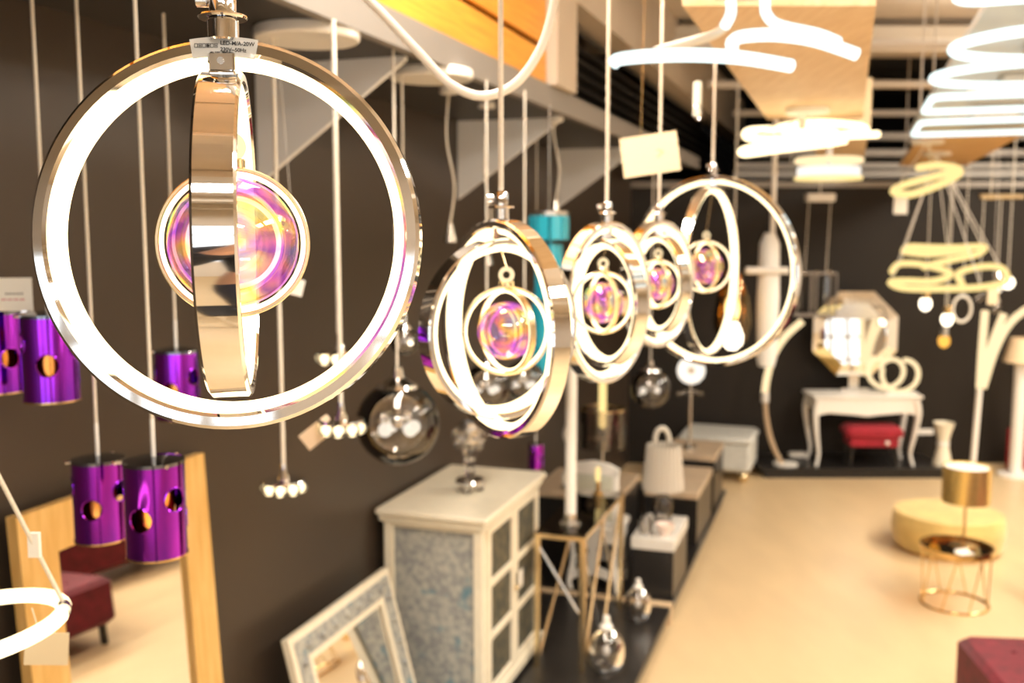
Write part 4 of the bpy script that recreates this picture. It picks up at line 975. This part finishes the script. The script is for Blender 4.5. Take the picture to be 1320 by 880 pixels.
for p in (pts2[0], pts2[4]): part('wire', MB().tube([p - c0, Vector((0, 0, -.02))], .0035, 6), CORD_W, sq)

# small bulb pendants hung before the back wall from the oak board
for px, py, Y, top_, lb, kind in [(1193, 390, 9.0, BH, 'small amber and white bulb pendant below the left of the squiggle lamp', 0), (1221, 410, 9.1, BH, 'small bulb pendant with a chrome lamp holder below the squiggle lamp', 0),
                           (1217, 438, 9.2, BH, 'lowest small amber bulb pendant on the dark back wall', 1)]:
    c = at(px, py, Y); t = thing('bulb_pendant', lb, 'pendant lamp', c, 0, 'small bulb pendants before the back wall')
    part('cord', MB().tube([(0, 0, .05), (0, 0, top_ - c.z)], .004, 6), STEEL_CORD, t)
    part('lamp_holder', MB().cyl(.035, .03, .11, 16), BRASS if kind == 0 else CHROME_SOFT, t)
    part('bulb', MB().ball(.052, (0, 0, -.01), 18, 10, sz=1.25), BULB if kind == 0 else AMBER, t)
c = at(1240, 398, 9.15); t = thing('loop_pendant', 'unlit pale loop hanging beside the small bulb pendants', 'pendant lamp', c, 0)
part('loop', MB().tube([(.085*math.cos(R_(a)), 0, .12*math.sin(R_(a))) for a in range(0, 360, 15)], .013, 8, closed=True), TUBE_OFF, t); part('cord', MB().tube([(0, 0, .12), (0, 0, BH - c.z)], .004, 6), STEEL_CORD, t)
# pendant bar at the right
bc = at(1291, 257, 9.3)
pb_ = thing('bar_pendant', 'white bar with three cords and a small glass bulb at the right edge', 'pendant lamp', bc, 0)
part('bar', MB().bbox(-.21, .21, -.03, .03, 0, .05, .01), BRASS_PALE, pb_)
part('rod', MB().tube([(-.1, 0, .04), (-.1, 0, CEIL - bc.z)], .006, 6).tube([(.1, 0, .04), (.1, 0, CEIL - bc.z)], .006, 6), BEAM_M, pb_)
for x, l_ in ((-.16, .85), (0, .95), (.10, .72)):
    part('cord', MB().tube([(x, 0, 0), (x, 0, -l_)], .004, 6), STEEL_CORD, pb_); part('bulb', MB().ball(.06, (x, 0, -l_ - .05), 16, 10), BULB if x > .05 else GLASS, pb_)
    part('lamp_holder', MB().lathe([(1e-4, -l_ + .06), (.02, -l_ + .05), (.045, -l_), (1e-4, -l_)], 16), CHROME, pb_)
tg = link('price_tag', MB().box(-.05, .05, -.002, .002, -.09, .09), CARD, loc=at(1280, 380, 9.15)); tag(tg, 'cream card hanging below the right end of the squiggle lamp', 'price tag')
part('thread', MB().tube([(0, 0, .09), (-.02, 0.0, CEIL - at(1280, 380, 9.15).z)], .002, 5), CORD_W, tg)
tg = link('price_tag', MB().box(-.06, .06, -.002, .002, -.08, .08), CARD_W, loc=at(1161, 264, 8.8)); tag(tg, 'white card hanging under the honey coloured board left of the coil lamp', 'price tag')
part('thread', MB().tube([(0, 0, .08), (0, 0, BH - at(1161, 264, 8.8).z)], .002, 5), CORD_W, tg)
# cage pendant
bc = at(1057, 255, 9.2)
cg = thing('cage_pendant', 'crystal cage lamp on two cords left above the octagonal mirror', 'pendant lamp', bc, 0)
part('rose', MB().bbox(-.13, .13, -.05, .05, -.035, .04, .008), WHITE, cg)
part('rod', MB().tube([(0, 0, .04), (0, 0, CEIL - bc.z)], .008, 6), BEAM_M, cg)
zt = at(1052, 352, 9.2).z - bc.z; zb = at(1052, 406, 9.2).z - bc.z
for x in (-.10, .10): part('cord', MB().tube([(x, 0, -.03), (x - .02, 0, zt)], .004, 6), STEEL_CORD, cg)
cgf = MB()
for x in (-.21, -.03, .15): 
    for y in (-.09, .09): cgf.tube([(x, y, zt), (x, y, zb)], .009, 8)
for z in (zt, zb):
    for y in (-.09, .09): cgf.tube([(-.21, y, z), (.15, y, z)], .009, 8)
    for x in (-.21, .15): cgf.tube([(x, -.09, z), (x, .09, z)], .009, 8)
part('frame', cgf, mat('gunmetal', (.30, .28, .27), .3, .8), cg)
for x in (-.15, -.03, .09): part('crystal_bar', MB().bbox(x - .014, x + .014, -.014, .014, zb + .06, zt - .02, .004), GLASS, cg); part('crystal_bead', MB().ball(.03, (x, -.09, zt), 8, 5), CRYSTAL, cg)
# long white tube pendant and amber bulbs behind the widest ring
c = at(990, 385, 7.6)
t = thing('tube_pendant', 'long white frosted tube lamp seen through the widest ring lamp', 'pendant lamp', c, 0)
part('tube', MB().lathe([(1e-4, -.52), (.06, -.52), (.075, -.46), (.085, .0), (.075, .42), (.04, .5), (1e-4, .5)], 28), mat('frosted_white_glass', (.86, .85, .82), .3), t)
part('cord', MB().tube([(0.02, 0, .49), (0.02, 0, CEIL - c.z)], .02, 10), CORD_W, t); part('cross_rod', MB().tube([(-.20, -.1, .22), (.12, -.1, .22)], .028, 10), WHITE, t)
c = at(944, 398, 7.4)
t = thing('amber_glass_pendant', 'amber glass lamp with a bright bulb behind the widest ring lamp', 'pendant lamp', c, 0)
part('shade', MB().lathe([(.03, .30), (.06, .26), (.12, .08), (.14, -.10), (.11, -.24)], 32), GLASS_AMBER, t, 'amber glass shade'); part('cap', MB().cyl(.035, .29, .36, 16), BRASS, t)
part('bulb', MB().ball(.055, (0, 0, .0), 18, 10, sz=1.9), BULB, t); part('stem', MB().cyl(.015, .09, .30, 10), BRASS, t)
part('cord', MB().tube([(0, 0, .35), (0, 0, CEIL - c.z)], .005, 6), STEEL_CORD, t)
c = at(944, 432, 7.0)
t = thing('white_pendant', 'small white opal lamp below the amber glass behind the widest ring', 'pendant lamp', c, 0)
part('opal', MB().lathe([(1e-4, .10), (.04, .09), (.075, .0), (.07, -.06), (.03, -.10), (1e-4, -.10)], 24), BULB, t); part('cap', MB().cyl(.022, .09, .13, 14), BRASS, t)
part('cord', MB().tube([(.0, 0, .12), (.0, 0, CEIL - c.z)], .004, 6), STEEL_CORD, t)
# adjuster clip on the fifth cord
c = at(899, 128, 3.97); t = thing('cord_clip', 'small glassy white clip on the cord of the widest ring lamp', 'clip', c, 0)
part('clip', MB().bbox(-.016, .016, -.008, .008, -.07, .07, .006), mat('opal_plastic', (.80, .84, .76), .25), t); part('wire_loop', MB().tube([(.012*math.cos(R_(a)), -.01, -.05 + .03*math.sin(R_(a))) for a in range(0, 360, 30)], .002, 6, closed=True), CHROME, t)

# ------------------------------------------------------------------ the photographer whom the chrome mirrors, on a step stool
def skinned(name, chains, m, parent=None, sub=2):
    """chains: lists of (x, y, z, radius); a chain may start with the index pair (chain, k) of a vertex it grows from"""
    vs = []; es = []; rad = []; ids = []
    for ch in chains:
        row = []
        for p in ch:
            if len(p) == 2: row.append(ids[p[0]][p[1]]); continue
            vs.append(p[:3]); rad.append(p[3]); row.append(len(vs) - 1)
        ids.append(row); es += [(row[i], row[i+1]) for i in range(len(row) - 1)]
    me = bpy.data.meshes.new(name); me.from_pydata(vs, es, []); o = bpy.data.objects.new(name, me); C.objects.link(o)
    o.modifiers.new('Skin', 'SKIN'); sd = o.modifiers.new('Subdivision', 'SUBSURF'); sd.levels = sub; sd.render_levels = sub
    for v, r in zip(me.skin_vertices[0].data, rad): v.radius = (r, r); v.use_root = False
    me.skin_vertices[0].data[0].use_root = True
    me.materials.append(m)
    if parent: o.parent = parent
    o.modifiers['Skin'].use_smooth_shade = True
    return o
SKIN = mat('skin', (.62, .36, .24), .5); SHIRT = mat('dark_shirt', (.02, .02, .024), .8); JEANS = mat('dark_trousers', (.03, .035, .06), .8); HAIR = mat('brown_hair', (.06, .035, .02), .6)
ZF = .80
st = thing('step_stool', 'black two step stool behind the camera under the photographer', 'stool', (0, -.42, 0), 0)
part('upper_step', MB().bbox(-.26, .26, -.18, .18, ZF - .05, ZF, .01), BLACK, st); part('lower_step', MB().bbox(-.26, .26, -.48, -.18, .36, .40, .01), BLACK, st)
for x in (-.23, .23):
    part('leg', MB().tube([(x, .17, 0), (x, .13, ZF - .05)], .016, 8), CHROME_SOFT, st); part('leg', MB().tube([(x, -.47, 0), (x, -.15, ZF - .05)], .016, 8), CHROME_SOFT, st)
pe = thing('person', 'person in a dark shirt holding up a camera, mirrored in the near chrome ring', 'person', (0, -.40, ZF), 0)
zz = lambda z: z - ZF
# pelvis, spine, neck, head ; then legs and arms ; fingers grow from the palms
ch = [[(0, 0, zz(1.66), .125), (0, .01, zz(1.85), .12), (0, .0, zz(2.06), .135), (0, .03, zz(2.20), .09), (0, .07, zz(2.29), .052), (0, .11, zz(2.35), .062), (0, .115, zz(2.44), .085), (0, .10, zz(2.515), .06)]]
for sx in (-1, 1):
    ch.append([(0, 0), (sx*.095, 0, zz(1.60), .085), (sx*.10, .02, zz(1.24), .06), (sx*.105, -.01, zz(.90), .04), (sx*.11, .0, zz(.85), .042), (sx*.115, .13, zz(.83), .03)])
for sx in (-1, 1):
    i = len(ch)
    ch.append([(0, 3), (sx*.16, .02, zz(2.185), .062), (sx*.25, .12, zz(1.98), .046), (sx*.125, .31, zz(2.27), .031), (sx*.085, .345, zz(2.345), .030)])
    for q in range(4):
        f = q*.02; L1 = (.038, .042, .04, .032)[q]
        ch.append([(i, 4), (sx*(.088 - .002*q), .365, zz(2.385 - f), .0105), (sx*(.078), .365 + L1*.75, zz(2.392 - f), .0095), (sx*.050, .372 + L1*.5, zz(2.392 - f), .0085)])
    ch.append([(i, 4), (sx*.070, .325, zz(2.37), .012), (sx*.050, .305, zz(2.395), .010), (sx*.03, .30, zz(2.40), .009)])
skinned('body', ch, SKIN, pe)
sh_ = [[(0, 0, zz(1.60), .135), (0, .01, zz(1.85), .13), (0, .0, zz(2.06), .147), (0, .03, zz(2.20), .10), (0, .06, zz(2.265), .07)]]
for sx in (-1, 1): sh_.append([(0, 3), (sx*.16, .02, zz(2.185), .074), (sx*.25, .12, zz(1.98), .056), (sx*.15, .27, zz(2.21), .044)])
skinned('shirt', sh_, SHIRT, pe)
tr = [[(0, 0, zz(1.70), .13), (0, 0, zz(1.62), .13)]]
for sx in (-1, 1): tr.append([(0, 1), (sx*.095, 0, zz(1.52), .095), (sx*.10, .02, zz(1.24), .074), (sx*.105, -.01, zz(.92), .06), (sx*.105, -.01, zz(.86), .06)])
skinned('trousers', tr, JEANS, pe)
part('hair', MB().ball(.098, (0, .085, zz(2.475)), 24, 14, sz=.95), HAIR, pe)
fc = MB().ball(.017, (0, .205, zz(2.415)), 12, 8, sz=1.4); part('nose', fc, SKIN, pe)
for sx in (-1, 1): part('ear', MB().ball(.022, (sx*.086, .10, zz(2.42)), 10, 8, sz=1.4), SKIN, pe); part('eye', MB().ball(.013, (sx*.032, .185, zz(2.445)), 12, 8), WHITE, pe); part('shoe', MB().bbox(sx*.112 - .045, sx*.112 + .045, -.06, .19, .0, .07, .02), BLACK, pe)
part('mouth', MB().ball(.02, (0, .186, zz(2.375)), 12, 6, sz=.35), RED2, pe)
ph = thing('camera', 'black camera held in the hands of the photographer', 'camera', (0, -.04, 2.40), 0)
part('body', MB().bbox(-.070, .070, -.035, .0, -.048, .045, .008), BLACK, ph); part('finder', MB().bbox(-.028, .028, -.03, .0, .045, .068, .008), BLACK, ph)
part('lens', MB().lathe([(.018, .0), (.034, .0), (.034, .028), (.028, .032), (.024, .030), (.018, .01)], 28, Matrix.Rotation(R_(-90), 4, 'X')), BLACK, ph)

so = thing('sofa', 'burgundy velvet sofa beyond the right edge, reflected in the wood framed mirror', 'sofa', (3.45, 4.55, 0), 0)
part('seat', MB().bbox(0, .9, 0, 1.6, .12, .46, .04), RED, so); part('back', MB().bbox(.68, .9, 0, 1.6, .40, .95, .04), RED, so)
for y in (0, 1.45): part('arm', MB().bbox(.02, .88, y, y + .15, .40, .66, .03), RED, so)
for x in (.06, .84):
    for y in (.06, 1.54): part('leg', MB().cyl(.025, 0, .125, 12, c=(x, y, 0)), BLACK, so)
